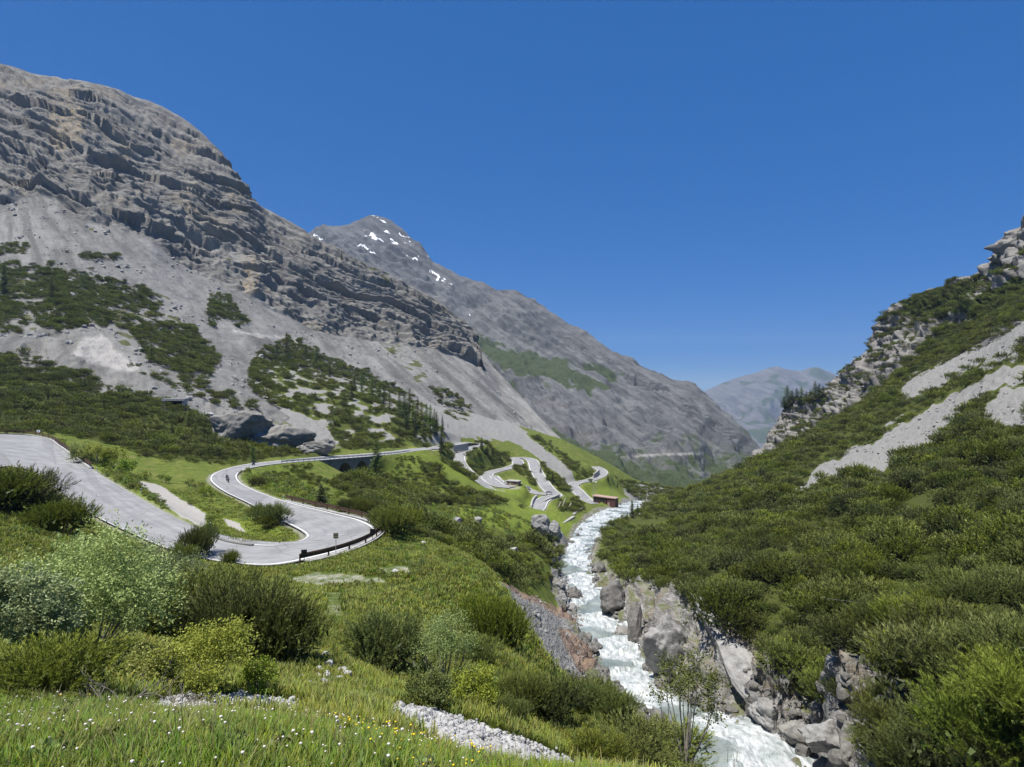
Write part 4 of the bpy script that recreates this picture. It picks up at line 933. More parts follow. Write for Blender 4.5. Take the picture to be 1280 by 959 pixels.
for pl in LUSH_R: keep &= ~inpoly(ua, va, pl)
ROCKR2 = [(754,722),(790,736),(815,743),(868,752),(885,775),(905,815),(950,845),(985,880),(1040,915),(1090,985),(800,985),(815,880),(800,790),(745,760)]
keep &= ~(inpoly(ua, va, ROCKR2) & (a_[:, 1] > 45)); a_ = a_[keep]
sz = np.random.default_rng(5).uniform(.0, 1.0, len(a_)) ** 1.5 * 1.25 + 1.15; sz = sz * np.clip(1 + .9 * fbm(a_[:, 0] / 9, a_[:, 1] / 9, a_[:, 2] / 9, 2, 405), .55, 1.5) * np.where(a_[:, 1] < 260, 1.0, 1.15)
ua, va = proj(a_ + np.c_[0 * sz, 0 * sz, sz]); app = sz / a_[:, 1] * ((ua > -10) & (ua < 1290) & (va < 965))
order = np.argsort(-app); ind = order[:300]; rest = order[300:]
for n_i, i in enumerate(ind):
    p = a_[i]; D = p[1]; k = random.randrange(4)
    hi = D < 72
    fol, C = (MUG_HI[k % 3] if hi else MUG_MD[k])
    st = MUG_STEM[k % 3] if hi else (MUG_STEM[3 + k] if n_i < 120 else None)
    if D < 60: lab, grp = 'dwarf mountain pine low on the right slope, in the thicket just above the gorge rocks', 'mountain pines just above the gorge rocks'
    elif D < 90: lab, grp = 'dwarf mountain pine in the dense lower belt of the thicket on the right slope', 'mountain pines in the lower belt of the right thicket'
    else: lab, grp = 'dwarf mountain pine in the middle of the unbroken thicket covering the right slope', 'mountain pines in the middle of the right thicket'
    plant('mountain_pine', fol, st, (p[0], p[1], p[2] - .2), float(sz[i]) * 1.12, lab, 'pine shrub', grp)
mid = rest[a_[rest, 1] < 150]; far = rest[a_[rest, 1] >= 150]
r5 = np.random.default_rng(55)
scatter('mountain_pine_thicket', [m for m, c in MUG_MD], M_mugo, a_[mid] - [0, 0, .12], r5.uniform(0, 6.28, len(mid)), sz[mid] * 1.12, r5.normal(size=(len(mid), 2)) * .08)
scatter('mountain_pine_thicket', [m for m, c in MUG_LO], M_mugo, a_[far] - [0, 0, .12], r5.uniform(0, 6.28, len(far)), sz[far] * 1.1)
print('right pines', len(a_), len(mid), len(far))
# ---- far mountain pine patches: left massif, forest band, valley, switchbacks, right crags
b_ = [field([FOREST_L], 500000, 3.0, 165, 330, 6, seed=2)]
MID = [[(490,655),(545,650),(600,668),(650,690),(690,668),(706,690),(692,722),(655,738),(610,712),(550,690),(505,675)], [(360,592),(430,598),(500,600),(560,606),(632,628),(600,636),(540,630),(480,636),(440,620),(390,608)], [(310,590),(350,584),(420,580),(430,598),(370,604),(330,606)], [(455,575),(520,570),(560,598),(540,610),(470,600)]]
b_.append(field(MID, 500000, 1.9, 85, 330, 5, -.12, 6, seed=3))
SW = [[(583,560),(600,552),(640,572),(640,585),(612,592),(598,596),(580,580)], [(655,582),(668,590),(690,616),(665,606),(648,590),(640,588)], [(672,578),(700,590),(722,610),(716,616),(700,612),(680,598)], [(600,520),(640,535),(640,548),(600,545)], [(628,530),(690,556),(744,598),(738,604),(715,598),(690,572),(660,558),(634,545)], [(700,622),(722,624),(730,640),(700,640)], [(545,560),(575,562),(575,585),(600,605),(560,590)], [(640,632),(668,642),(700,655),(660,645)]]
b_.append(field(SW, 600000, 2.6, 300, 620, 3, -.25, 10, seed=4))
ML = [[(-60,330),(0,328),(110,346),(195,362),(185,384),(150,376),(140,400),(60,412),(-60,420)], [(165,412),(205,402),(242,412),(272,450),(262,470),(225,468),(200,462),(178,440)], [(262,368),(285,372),(312,404),(300,410),(280,395),(264,410)], [(325,440),(360,422),(420,452),(480,478),(520,500),(562,548),(500,562),(430,562),(400,525),(360,515),(318,492),(312,470)], [(-60,432),(0,444),(60,456),(130,482),(180,496),(250,522),(318,560),(250,600),(150,600),(-60,560)], [(60,330),(200,372),(200,420),(120,410),(60,415)], [(150,455),(240,470),(330,520),(300,515),(230,490)], [(540,480),(580,500),(600,540),(560,530)], [(100,318),(150,320),(140,326),(104,324)], [(0,305),(36,308),(30,318),(0,318)]]
b_.append(field(ML[:1], 900000, 2.6, 200, 720, 4, -.02, 9, V=LVD, seed=5)); b_.append(field(ML[1:3], 900000, 2.6, 200, 720, 4, -.25, 9, V=LVD, seed=6)); b_.append(field(ML[3:5], 900000, 2.6, 200, 720, 6, -.22, 9, V=LVD, seed=7))
b_.append(field([FOREST_L2], 500000, 2.6, 200, 520, 6, -.22, 9, seed=17)); b_.append(field(ML[5:8], 600000, 2.6, 200, 720, 6, .22, 7, V=LVD, seed=8)); b_.append(field(ML[8:], 600000, 2.8, 200, 720, 3, -.2, 7, V=LVD, seed=9))
RV_ = [[(1010,562),(1060,520),(1120,470),(1180,406),(1258,392),(1228,422),(1180,462),(1100,515),(1020,582)], [(1098,400),(1130,374),(1185,352),(1212,352),(1200,390),(1160,404),(1125,396)], [(1195,392),(1240,360),(1290,345),(1290,398),(1220,412)]]
b_.append(field(RV_, 900000, 2.6, 230, 520, 4, -.18, 8, V=RVD, seed=10))
b_.append(field([[(960,572),(985,500),(1046,470),(1098,400),(1230,345),(1290,300),(1290,400),(1100,510),(1010,562)]], 500000, 2.8, 230, 520, 4, .27, 6, V=RVD, seed=18))
b_.append(field([[(930,590),(960,572),(1010,560),(1020,575),(960,600)]], 300000, 3, 300, 520, 3, -.3, 8, seed=11))
b_.append(field([[(745,592),(850,603),(875,612),(800,628),(786,612),(760,602)]], 500000, 4.0, 300, 720, 3, -.1, 14, V=LVD, seed=19))
b_ = np.concatenate(b_); u_, v_ = proj(b_)
ok = np.ones(len(b_), bool); g_ = b_[:, 1] < 560; on_ground = np.abs(ground_z(b_[:, 0], np.minimum(b_[:, 1], 700)) - b_[:, 2]) < .5
ok[on_ground] = clear(b_[on_ground])
lx = np.concatenate([Lr[::3], Rr[::3]]); nd_ = np.full(len(b_), 99.0)
for i in np.where((b_[:, 1] < 330) & (b_[:, 0] < 0))[0]: nd_[i] = np.sqrt(((lx[:, :2] - b_[i, :2]) ** 2).sum(1).min())
ok &= (nd_ > 4.0) & ~(inpoly(u_, v_, [(385,574),(470,566),(474,588),(462,600),(396,600)]) & (b_[:, 1] < 300))
b_ = b_[ok]; nd_ = nd_[ok]
r6 = np.random.default_rng(66); s6 = r6.uniform(.8, 1.5, len(b_)) * np.where(b_[:, 1] > 180, 1.45, 1.0) * np.clip(1 + .8 * fbm(b_[:, 0] / 11, b_[:, 1] / 11, b_[:, 2] / 11, 2, 406), .55, 1.6)
s6 = np.where(nd_ < 14, np.minimum(s6, .45 + nd_ * .05), s6)
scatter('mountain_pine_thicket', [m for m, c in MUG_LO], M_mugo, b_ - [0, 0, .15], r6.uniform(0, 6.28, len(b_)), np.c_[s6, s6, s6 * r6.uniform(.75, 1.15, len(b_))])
print('far pines', len(b_))
# ---- conifers one can tell apart: (u, base v, height px, kind)
TREES = [
 (5,372,42,'s'),(64,377,33,'l'),(189,452,26,'l'),(236,538,33,'l'),(106,484,14,'s'),(152,496,16,'s'),(316,576,24,'l'),(470,598,53,'l'),(401,632,31,'s'),(549,597,15,'s'),
 (358,449,34,'l'),(382,446,14,'s'),(395,456,22,'l'),(346,446,18,'s'),(443,489,20,'l'),(452,494,24,'l'),(465,499,27,'l'),(474,503,22,'l'),(487,515,24,'l'),(480,509,20,'s'),
 (499,522,26,'l'),(505,527,30,'l'),(512,525,32,'l'),(516,534,26,'l'),(522,531,28,'l'),(527,538,30,'l'),(533,536,26,'l'),(538,543,28,'l'),(543,541,24,'l'),(546,548,24,'l'),(508,540,24,'s'),(519,546,24,'s'),(530,550,22,'l'),(552,566,24,'s'),(553,538,16,'l'),(560,548,14,'s'),
 (427,325,11,'s'),(602,563,16,'s'),(609,571,14,'s'),(616,573,15,'s'),(625,577,12,'s'),(670,553,10,'s'),(691,604,17,'s'),(684,600,12,'s'),(700,608,14,'s'),(707,609,10,'s'),(676,590,11,'s'),
 (790,646,24,'s'),(797,643,15,'s'),(784,648,11,'s'),(785,614,14,'s'),(772,610,10,'s'),(760,602,10,'s'),(805,640,10,'s'),
 (984,503,20,'l'),(990,501,18,'s'),(996,501,20,'s'),(1002,502,22,'l'),(1008,501,20,'s'),(1013,502,22,'s'),(1019,500,21,'l'),(1024,499,20,'s'),(1029,497,17,'s'),(980,510,14,'s'),(987,508,14,'s'),(1000,506,14,'s'),(1016,505,14,'s'),
 (1272,300,9,'s'),(1247,322,8,'s'),(440,500,18,'s'),(412,470,18,'s'),(330,450,12,'s'),(280,524,14,'l'),(215,545,18,'s'),(180,540,16,'s'),(255,552,15,'s'),(292,566,15,'s'),(60,500,16,'s'),(30,490,14,'s'),(130,515,15,'s'),(90,520,14,'s'),
]
for (u, v, hp, kd) in TREES:
    p = on(u, v, .2); h = hp / F * p[1]
    c, t_ = (SPR if kd == 's' else LAR)[random.randrange(4)]
    r = random.uniform(.9, 1.25)
    if (u, v) == (401, 632): r = 2.0
    if 440 <= u <= 562 and v < 570: h *= 1.3; r *= .95
    if 970 < u < 1035: r = random.uniform(1.5, 2.4); h *= random.uniform(.6, 1.15)
    grp = None
    if u > 970 and u < 1035: lab, grp = 'small conifer in the row standing on the ledge of the right crag', 'conifers on the ledge of the right crag'
    elif 495 <= u <= 547: lab, grp = 'light green larch in the steep grove below the long grey cliff', 'larches in the grove below the cliff'
    elif 440 <= u < 495 and v < 520: lab, grp = 'larch at the upper end of the line running down to the grove', 'larches in line above the grove'
    elif (u, v) == (470, 598): lab = 'tallest light green larch standing beside the stone road viaduct'
    elif (u, v) == (401, 632): lab = 'squat dark spruce just behind the hairpin guardrail'
    elif (u, v) == (427, 325): lab = 'lone tiny conifer on the skyline of the left ridge'
    elif (u, v) == (316, 576): lab = 'young larch beside the road bend near the motorcycles'
    elif (u, v) == (790, 646): lab = 'slim dark spruce on the right bank where the river narrows'
    elif (u, v) == (358, 449): lab = 'tall larch at the top edge of the pine patch under the cliff'
    elif (u, v) == (236, 538): lab = 'light green larch above the dark pine belt, left of the rock outcrop'
    elif (u, v) == (64, 377): lab = 'broad larch high in the scattered pines of the left scree'
    elif (u, v) == (5, 372): lab = 'dark conifer at the far left edge on the upper scree'
    elif (u, v) == (189, 452): lab = 'single larch beside the pale rock slab on the left scree'
    elif 590 < u < 715: lab, grp = 'small dark spruce among the far switchbacks of the road', 'spruces among the far switchbacks'
    elif 750 < u < 810: lab, grp = 'small dark spruce on the far valley floor by the river', 'spruces on the far valley floor'
    elif u > 1200: lab, grp = 'tiny conifer on the skyline of the right crag', 'conifers on the right skyline'
    elif v > 475 and u < 300: lab, grp = 'dark young spruce in the pine belt behind the left road bend', 'spruces in the left pine belt'
    else: lab, grp = 'small conifer in the pine patch on the slope under the grey cliff', 'conifers in the patch under the cliff'
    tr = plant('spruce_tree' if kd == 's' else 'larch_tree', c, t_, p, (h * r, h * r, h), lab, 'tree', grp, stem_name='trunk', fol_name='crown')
# ---- bushes of the foreground hill, each its own
def mug(u, v, hp, lab, wide=1.0, bright=False, D=None, grp=None):
    p = on(u, v, .08); h = hp / F * p[1]; k = random.randrange(3)
    fol, C = MUG_HI[k]
    t_ = plant('mountain_pine', fol, MUG_STEM[k], p, (h / 1.42 * wide, h / 1.42 * wide, h / 1.42), lab, 'pine shrub', grp)
    return t_
G1 = 'mountain pines left of the road'
mug(20,638,54,'dark mountain pine rising beside the left road bend, tallest of its clump',1.0); mug(-5,640,52,'dark mountain pine cut by the left picture edge below the road'); mug(55,648,38,'mountain pine between the clump and the willow bush by the left road',.9); mug(78,668,45,'low mountain pine at the near road edge, right end of its clump',.9)
mug(244,700,40,'slim dark mountain pine at the near edge of the hairpin road',.55); mug(258,694,42,'thin upright mountain pine beside the asphalt before the hairpin',.40); mug(288,706,20,'tiny mountain pine seedling at the near road edge',.7); mug(226,704,26,'small mountain pine beside the slim one at the road edge',.8)
mug(245,798,82,'left bush of the large dark pine clump on the foreground hill',.9); mug(298,824,96,'middle and tallest bush of the large dark pine clump on the foreground hill',.85); mug(350,826,76,'right bush of the large dark pine clump on the foreground hill',.8); mug(272,770,60,'rear bush of the large dark pine clump on the foreground hill',1.0); mug(205,795,60,'pine bush squeezed between willow and the large dark clump',1.0)
mug(72,868,74,'low bright pine bush before the willow at left, next to the dead branches',1.15); mug(30,862,50,'lowest pine bush at the left edge above the flower meadow',1.1)
mug(476,842,72,'round solitary pine bush on the slope left of the willow shrub',.86); 
mug(620,816,66,'upright pine bush right of the willow shrub on the hill brow',.75); mug(600,790,48,'small pine bush behind the upright one on the hill brow',.8)
for i, (u, v, hp) in enumerate([(655,888,44),(690,905,56),(722,905,48),(745,900,48),(768,900,40),(672,872,30),(706,880,36),(640,900,30),(735,885,30)]):
    mug(u, v, hp, 'pine bush in the clump on the brow just above the white river', .85, grp='pines in the brow clump above the river')
for i, (u, v, hp) in enumerate([(770,965,52),(800,972,54),(745,965,40),(830,985,50)]):
    mug(u, v, hp, 'bright green low pine bush at the bottom edge beside the sapling', 1.2, grp='bright pine bushes at the bottom edge')
mug(342,655,26,'shrubby pine on the grass island inside the hairpin',.9); mug(325,650,22,'smaller pine beside the shrubby one inside the hairpin',.9); mug(335,660,18,'lowest pine on the tip of the grass island',.9)
mug(322,606,12,'round little pine on the grass at the inner side of the far bend',1.0); mug(600,825,30,'knee-high pine at the foot of the upright pine bush',1.0)
for i, (u, v, hp) in enumerate([(490,668,36),(502,664,32),(480,660,26),(445,640,20),(455,644,20),(465,640,18),(430,638,16)]):
    mug(u, v, hp, 'dark pine bush just outside the hairpin guardrail', .8, grp='pines outside the hairpin guardrail')
BRI = [m.copy() for m, c in MUG_HI]
for m in BRI: m.materials.clear(); m.materials.append(M_mugob)
for i, (u, v, hp, lab) in enumerate([(1185,960,78,'bright green pine bush at the lower right corner, left of the biggest'),(1245,955,96,'biggest bright green pine bush in the lower right corner'),(1140,985,50,'lowest bright green pine bush at the bottom right edge'),(1282,905,74,'bright green pine bush at the right picture edge, behind the biggest')]):
    p = on(u, min(v, 957), .1); h = hp / F * p[1]; plant('mountain_pine', BRI[i % 3], MUG_STEM[i % 3], p, h / 1.42, lab, 'pine shrub')
# broadleaf bushes
def bush(name, u, v, hp, mat, lab, cat='bush', n=5200, rad=.62, ll=.055, lw=.011, ncl=20, seed=1, wind=0.0, spread=.36, stem_r=.012, wide=1.0, low=.12, nst=12, zlo=.3):
    p = on(u, v, .05); h = hp / F * p[1]
    fol, C = broad(seed, n, rad * h * wide, h, ll, lw, ncl, .1, spread, low, wind, zlo)
    fol.materials.append(mat); st = stems(C, seed, stem_r * h, nst); st.materials.append(M_palebark)
    return plant(name, fol, st, p, 1.0, lab, cat, rz=0.0)
bush('willow_bush', 120, 812, 168, M_willow, 'large silvery willow bush in front of the left road, tallest of the foreground', n=26000, rad=.62, ll=.085, lw=.019, ncl=46, seed=3, wind=.35, nst=22, stem_r=.007, zlo=.18)
bush('willow_bush', 25, 808, 120, M_willow, 'silvery willow bush at the left picture edge, left of the tallest one', n=15000, rad=.6, ll=.08, lw=.019, ncl=34, seed=4, wind=.35, stem_r=.007, zlo=.18)
bush('willow_bush', 195, 770, 95, M_willow, 'lower silvery willow bush right of the tallest one, leaning towards the road', n=12000, rad=.62, ll=.085, lw=.019, ncl=26, seed=5, wind=.4, stem_r=.007, zlo=.2)
bush('leafy_bush', 255, 868, 92, M_yellow, 'yellow green leafy bush above the row of white stones', n=9500, rad=.78, ll=.05, lw=.015, ncl=30, seed=6)
bush('leafy_bush', 190, 862, 62, M_yellow, 'smaller yellow green bush behind the dead branches', n=5000, rad=.8, ll=.05, lw=.015, ncl=20, seed=7)
bush('leafy_bush', 320, 868, 45, M_yellow, 'low yellow green bush at the right end of the white stone row', n=3200, rad=.8, ll=.045, lw=.014, ncl=14, seed=8)
bush('willow_shrub', 552, 872, 128, M_willow, 'airy grey green willow shrub with bare lower stems on the foreground slope', n=8500, rad=.40, ll=.055, lw=.014, ncl=30, seed=9, low=.30, spread=.34, nst=26, stem_r=.006, zlo=.5)
bush('leafy_bush', 535, 880, 50, M_birch, 'low leafy bush at the foot of the airy willow shrub', n=4200, rad=.85, ll=.06, lw=.018, ncl=16, seed=10)
bush('leafy_bush', 590, 878, 48, M_birch, 'dark leafy bush right of the airy willow shrub foot', n=3800, rad=.8, ll=.06, lw=.018, ncl=16, seed=11)
bush('birch_sapling', 858, 990, 165, M_birch, 'thin stemmed birch sapling standing in front of the white river', 'tree', n=3600, rad=.34, ll=.075, lw=.026, ncl=26, seed=12, low=.42, spread=.30, zlo=.5, nst=16, stem_r=.0055)
bush('leafy_bush', 905, 1010, 90, M_birch, 'low birch scrub at the bottom edge right of the sapling', n=900, rad=.4, ll=.07, lw=.024, ncl=10, seed=13, low=.4, nst=8)
for i, (u, v, hp, s_) in enumerate([(100,578,28,21),(122,580,32,22),(142,584,30,23),(158,590,20,24)]):
    bush('green_tree', u, v, hp, M_yellow, ['bright green shrub right behind the left guardrail end', 'tallest bright green tree behind the left road bend', 'round bright green tree beside the dark pine belt', 'small bright green bush right of the trees behind the road'][i], n=3000, rad=.62, ll=.22, lw=.09, ncl=18, seed=s_)
for i, (u, v, hp, s_) in enumerate([(245,612,14,25),(258,618,12,26),(236,606,10,27),(180,598,13,28),(205,602,11,29),(290,580,8,30)]):
    bush('roadside_shrub', u, v, hp, M_yellow, 'low green shrub in the grass between the two road branches', n=700, rad=.9, ll=.2, lw=.08, ncl=9, seed=s_)['group'] = 'shrubs between the road branches'
bush('leafy_bush', 1236, 956, 60, M_birch, 'light leafy shrub at the lower right corner before the pines', n=3000, rad=.5, ll=.09, lw=.03, ncl=16, seed=14)
# low shrubs and herbs as ground cover between hairpin and river
HERB = [[(480,690),(560,690),(640,735),(650,800),(620,870),(540,800),(480,760),(440,735)], [(440,600),(640,640),(700,650),(690,700),(560,650),(480,640)], [(380,800),(470,790),(540,850),(640,880),(560,900),(440,870)], [(0,640),(80,660),(240,715),(200,760),(0,720)], [(60,550),(260,640),(300,660),(200,640),(100,580)], [(300,590),(360,600),(450,640),(420,640),(330,610)]]
hb = field(HERB, 260000, .85, 12, 260, 6, -.05, 3, seed=21); hb = hb[clear(hb)]
HB = [broad(60 + i, 240, .42, .5, .09, .032, 7, .1, .4, .05)[0] for i in range(3)]
r7 = np.random.default_rng(77)
scatter('herb_cover', HB, M_birch, hb, r7.uniform(0, 6.28, len(hb)), r7.uniform(.5, 1.3, len(hb)) * np.clip(hb[:, 1] / 60, .55, 2.0))
print('herbs', len(hb))
# ------------------------------------------------------------------ grass
def tuft(seed, nb=14, h=.3, spread=.12, w=.006, head=0):
    rnd = np.random.default_rng(seed); V = []; Fc = []; T = []
    for i in range(nb):
        a = rnd.uniform(0, 6.28); r = spread * rnd.uniform(0, 1); b = np.array([r * np.cos(a), r * np.sin(a), -.02]); ln = rnd.uniform(.1, .75); aa = a + rnd.normal() * .6
        dr_ = np.array([np.cos(aa), np.sin(aa), 0]); hh_ = h * rnd.uniform(.55, 1.1); sd = np.array([-np.sin(aa), np.cos(aa), 0]) * w * rnd.uniform(.7, 1.3)
        k = len(V); t0 = rnd.uniform(0, .35)
        for s, ww in ((0, 1), (.5, .85), (.85, .5)):
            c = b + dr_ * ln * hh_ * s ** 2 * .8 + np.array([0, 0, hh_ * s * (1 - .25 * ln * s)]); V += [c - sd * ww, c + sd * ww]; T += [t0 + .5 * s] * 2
        c = b + dr_ * ln * hh_ * .8 + np.array([0, 0, hh_ * (1 - .25 * ln)]); V.append(c); T.append(t0 + .65)
        Fc += [(k, k + 1, k + 3), (k, k + 3, k + 2), (k + 2, k + 3, k + 5), (k + 2, k + 5, k + 4), (k + 4, k + 5, k + 6)]
    return pack('grass_tuft', [(np.array(V), np.array(Fc), np.array(T))])
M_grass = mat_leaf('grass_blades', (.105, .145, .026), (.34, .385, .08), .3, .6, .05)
M_grassn = mat_leaf('meadow_blades', (.085, .145, .022), (.28, .38, .06), .3, .6, .05)
M_grass2 = mat_leaf('dry_grass_blades', (.14, .145, .045), (.38, .35, .15), .3, .6, .05)
def gfield(n, d0, d1, sp, seed, u0=-90, u1=1000):
    r_ = np.random.default_rng(seed); b = r_.uniform(math.log(d0 + 8), math.log(d1 + 8), n); y = np.exp(b) - 8; a = r_.uniform(-1.05, .60, n); x = a * (y + 8)
    p = np.stack([x, y, ground_z(x, y)], 1); u, v = proj(p); ok = (u > u0) & (u < u1) & (v < 1060) & clear(p, .22)
    return p[ok]
r8 = np.random.default_rng(88)
def sow(name, temps, mat, p, s0, s1):
    return scatter(name, temps, mat, p, r8.uniform(0, 6.28, len(p)), r8.uniform(s0, s1, len(p)), r8.normal(size=(len(p), 2)) * .12)
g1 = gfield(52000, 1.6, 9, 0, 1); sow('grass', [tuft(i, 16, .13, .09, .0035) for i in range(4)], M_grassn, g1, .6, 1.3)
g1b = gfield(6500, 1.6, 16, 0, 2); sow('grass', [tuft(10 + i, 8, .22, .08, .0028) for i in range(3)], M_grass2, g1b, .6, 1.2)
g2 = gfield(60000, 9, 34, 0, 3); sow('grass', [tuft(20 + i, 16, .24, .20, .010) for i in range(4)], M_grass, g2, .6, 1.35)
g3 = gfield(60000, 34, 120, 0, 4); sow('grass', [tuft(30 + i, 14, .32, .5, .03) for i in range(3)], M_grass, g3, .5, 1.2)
print('grass', len(g1), len(g2), len(g3))
gh = gfield(420, 2.6, 12, 0, 6); HB2 = [broad(80 + i, 90, .16, .14, .06, .026, 5, .1, .4, .05)[0] for i in range(3)]
sow('meadow_herbs', HB2, M_birch, gh, .3, .8)
# meadow flowers: clover and plantain heads, buttercups
def flower(seed, h, r, stalk=.002):
    rnd = np.random.default_rng(seed); mb = MB()
    mb.tube([(0, 0, 0), (.02 * rnd.normal(), .02 * rnd.normal(), h * .6), (.03 * rnd.normal(), .03 * rnd.normal(), h)], [stalk, stalk, stalk * .7], 4)
    st = mb.mesh('stalk'); n0 = len(st.vertices)
    c = np.array(mb.v[-4:]).mean(0); 
    bm = bmesh.new(); bm.from_mesh(st)
    bmesh.ops.create_icosphere(bm, subdivisions=1, radius=r, matrix=Matrix.Translation(c) @ Matrix.Diagonal((1, 1, .8, 1)))
    me = bpy.data.meshes.new('flower'); bm.to_mesh(me); bm.free(); bpy.data.meshes.remove(st)
    tt = np.zeros(len(me.vertices)); tt[n0:] = 1; attr(me, 'tint', tt); return me
def mat_flower(name, col):
    m = N(name); c = m.mix(m.ramp(m.attr('tint'), .5, .6), (.07, .11, .02), col); return m.done(m.bsdf(c, .7))
def fl(n, d0, d1, seed, polys):
    p = gfield(n, d0, d1, 0, seed); u, v = proj(p); k = np.zeros(len(p), bool)
    for pl in polys: k |= inpoly(u, v, pl)
    return p[k]
pw = fl(3000, 2.5, 11, 41, [[(-90,880),(200,890),(400,905),(560,930),(620,1050),(-90,1060)]])
sow('meadow_flowers', [flower(i, .12 + .03 * i, .007 + .0015 * i) for i in range(3)], mat_flower('white_clover', (.62, .56, .50)), pw, .7, 1.2)
py_ = fl(4200, 2.5, 14, 42, [[(400,885),(520,900),(640,950),(580,1000),(420,955)], [(60,850),(130,850),(120,890),(60,890)], [(0,780),(30,790),(0,800)]])
sow('meadow_flowers', [flower(10 + i, .13 + .03 * i, .008) for i in range(3)], mat_flower('buttercup', (.75, .55, .03)), py_, .7, 1.2)
# ------------------------------------------------------------------ rocks
def rock_mesh(seed, sub=4, flat=.0, rough=.3, cuts=9):
    bm = bmesh.new(); bmesh.ops.create_icosphere(bm, subdivisions=sub, radius=1.0)
    V = np.array([v.co for v in bm.verts]); r_ = np.random.default_rng(seed)
    for _ in range(cuts + 6):                      # planar breaks
        n = _unit(r_.normal(size=3)); d = r_.uniform(.50, .86); e = V @ n - d; V -= np.where(e > 0, e * .97, 0)[:, None] * n
    o = r_.uniform(0, 50, 3)
    nn = _unit(V); q = V + o
    V = V + nn * (rough * .5 * fbm(q[:, 0] * 1.2, q[:, 1] * 1.2, q[:, 2] * 1.2, 3, seed) + rough * .30 * (ridged(q[:, 0] * 2.2, q[:, 1] * 2.2, q[:, 2] * 3.4, 4, seed + 3) - .6) + rough * .16 * fbm(q[:, 0] * 7, q[:, 1] * 7, q[:, 2] * 7, 3, seed + 5))[:, None]
    V /= np.abs(V).max(0)
    for v, c in zip(bm.verts, V): v.co = c
    me = bpy.data.meshes.new('rock'); bm.to_mesh(me); bm.free(); smooth(me)
    return me
def mat_rock(name, a, b, c, sc=1.0):
    m = N(name); p = m.n('ShaderNodeTexCoord').outputs['Object']; w_ = m.pos()
    n1 = m.noise(.8 * sc, 7, .7, w_); n2 = m.noise(5 * sc, 6, .75, w_); n3 = m.noise(.35 * sc, 4, .6, m.map(w_, (1, 1, 2.5), (.3, .4, 0)), 1.0)
    k = m.mix(m.ramp(n1, .35, .65), a, b); k = m.mix(m.math('MULTIPLY', m.ramp(n2, .52, .72), .7), k, c); k = m.mix(m.math('MULTIPLY', m.ramp(n3, .5, .68), .6), k, tuple(x * .55 for x in a))
    return m.done(m.bsdf(k, .9, m.bump(m.math('ADD', n1, m.math('MULTIPLY', n2, .35)), .8, .25 / sc)))
M_rock = mat_rock('pale_boulder', (.20, .195, .185), (.34, .335, .32), (.46, .45, .43))
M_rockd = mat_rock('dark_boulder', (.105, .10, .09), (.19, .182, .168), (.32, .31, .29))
M_rockw = mat_rock('white_stone', (.34, .335, .32), (.47, .46, .44), (.56, .55, .53), 3.0)
M_rockg = mat_rock('gorge_rock', (.15, .143, .128), (.28, .268, .245), (.40, .385, .36), .7)
def rock(name, u, v, wp, hp, mat, lab, seed, dep=.8, rz=0.0, tilt=(0, 0), sink=.25, grp=None, cat='rock', D=None, sub=4, cuts=9):
    p = P(u, v, D) if D else on(u, v); k = p[1] / F; w_, h_ = wp * k, hp * k
    o = link(name, rock_mesh(seed, sub if wp < 22 else 5, cuts=cuts), mat); o.scale = (w_ / 2, w_ / 2 * dep, h_ / (2 - sink * 1.2))
    o.location = (p[0], p[1] + w_ * dep * .25, p[2] + h_ / 2 - sink * h_ * .3); o.rotation_euler = (tilt[0], tilt[1], rz)
    return tag(o, lab, cat, grp)
rock('boulder', 673, 669, 32, 30, M_rock, 'huge grey white boulder on the meadow beside the river, largest of all', 101, 1.0, .3)
rock('boulder', 690, 675, 22, 22, M_rock, 'lower half of the split boulder leaning on the huge one', 102, .9, .8, (0, .4))
rock('boulder', 569.5, 655, 16, 12, M_rock, 'rounded grey boulder in the meadow, left of a smaller one', 103, .9)
rock('boulder', 598, 654, 12, 10, M_rock, 'smaller grey boulder in the meadow right of the rounded one', 104, .9)
rock('boulder', 640, 694, 20, 10, M_rockw, 'flat white rock slab among the dark pines above the river', 105, .7, .2)
rock('boulder', 721, 752, 24, 19, M_rockd, 'dark rounded boulder standing in the rapids', 106, .9, .5, cuts=4)
rock('boulder', 727, 757, 15, 11, M_rock, 'pale boulder leaning on the dark one in the rapids', 107, .9, cuts=5)
rock('boulder', 712, 757, 9, 7, M_rockd, 'small stone left of the dark boulder in the rapids', 108)
rock('boulder', 715, 681, 9, 6, M_rockd, 'dark stone at the left bank in the middle of the river', 109)
rock('boulder', 727, 665, 5, 3.5, M_rockd, 'small dark stone breaking the water upstream of the boulder', 110)
rock('boulder', 744, 659, 4, 3, M_rockd, 'tiny dark stone in the wide upper river', 111)
rock('boulder', 740, 778, 12, 9, M_rockd, 'dark wet stone at the left edge below the reddish bank', 112)
rock('boulder', 784, 797, 34, 17, M_rockg, 'brownish flat rock in the water under the dark crevice', 113, .8)
rock('boulder', 738, 810, 10, 8, M_rockd, 'dark stone at the foot of the reddish bank', 114)
rock('boulder', 758, 772, 16, 7, M_rock, 'pale low stone in mid river between the banks', 116)
rock('boulder', 693, 941, 35, 36, M_rock, 'rounded grey boulder on the foreground brow below the pines', 117, .9, .4, cuts=6)
rock('boulder', 712, 972, 38, 26, M_rockw, 'pale speckled boulder at the bottom edge in the gravel', 118, .9, cuts=6)
rock('boulder', 1008, 953, 29, 24, M_rockd, 'grey wet rock standing in the white water at lower right', 119, .9, cuts=6)
rock('gorge_rock', 1100, 925, 40, 62, M_rockd, 'dark shaded rock under the pines at lower right', 120, .9, .2, (0, .2), .4, D=60, cuts=14)
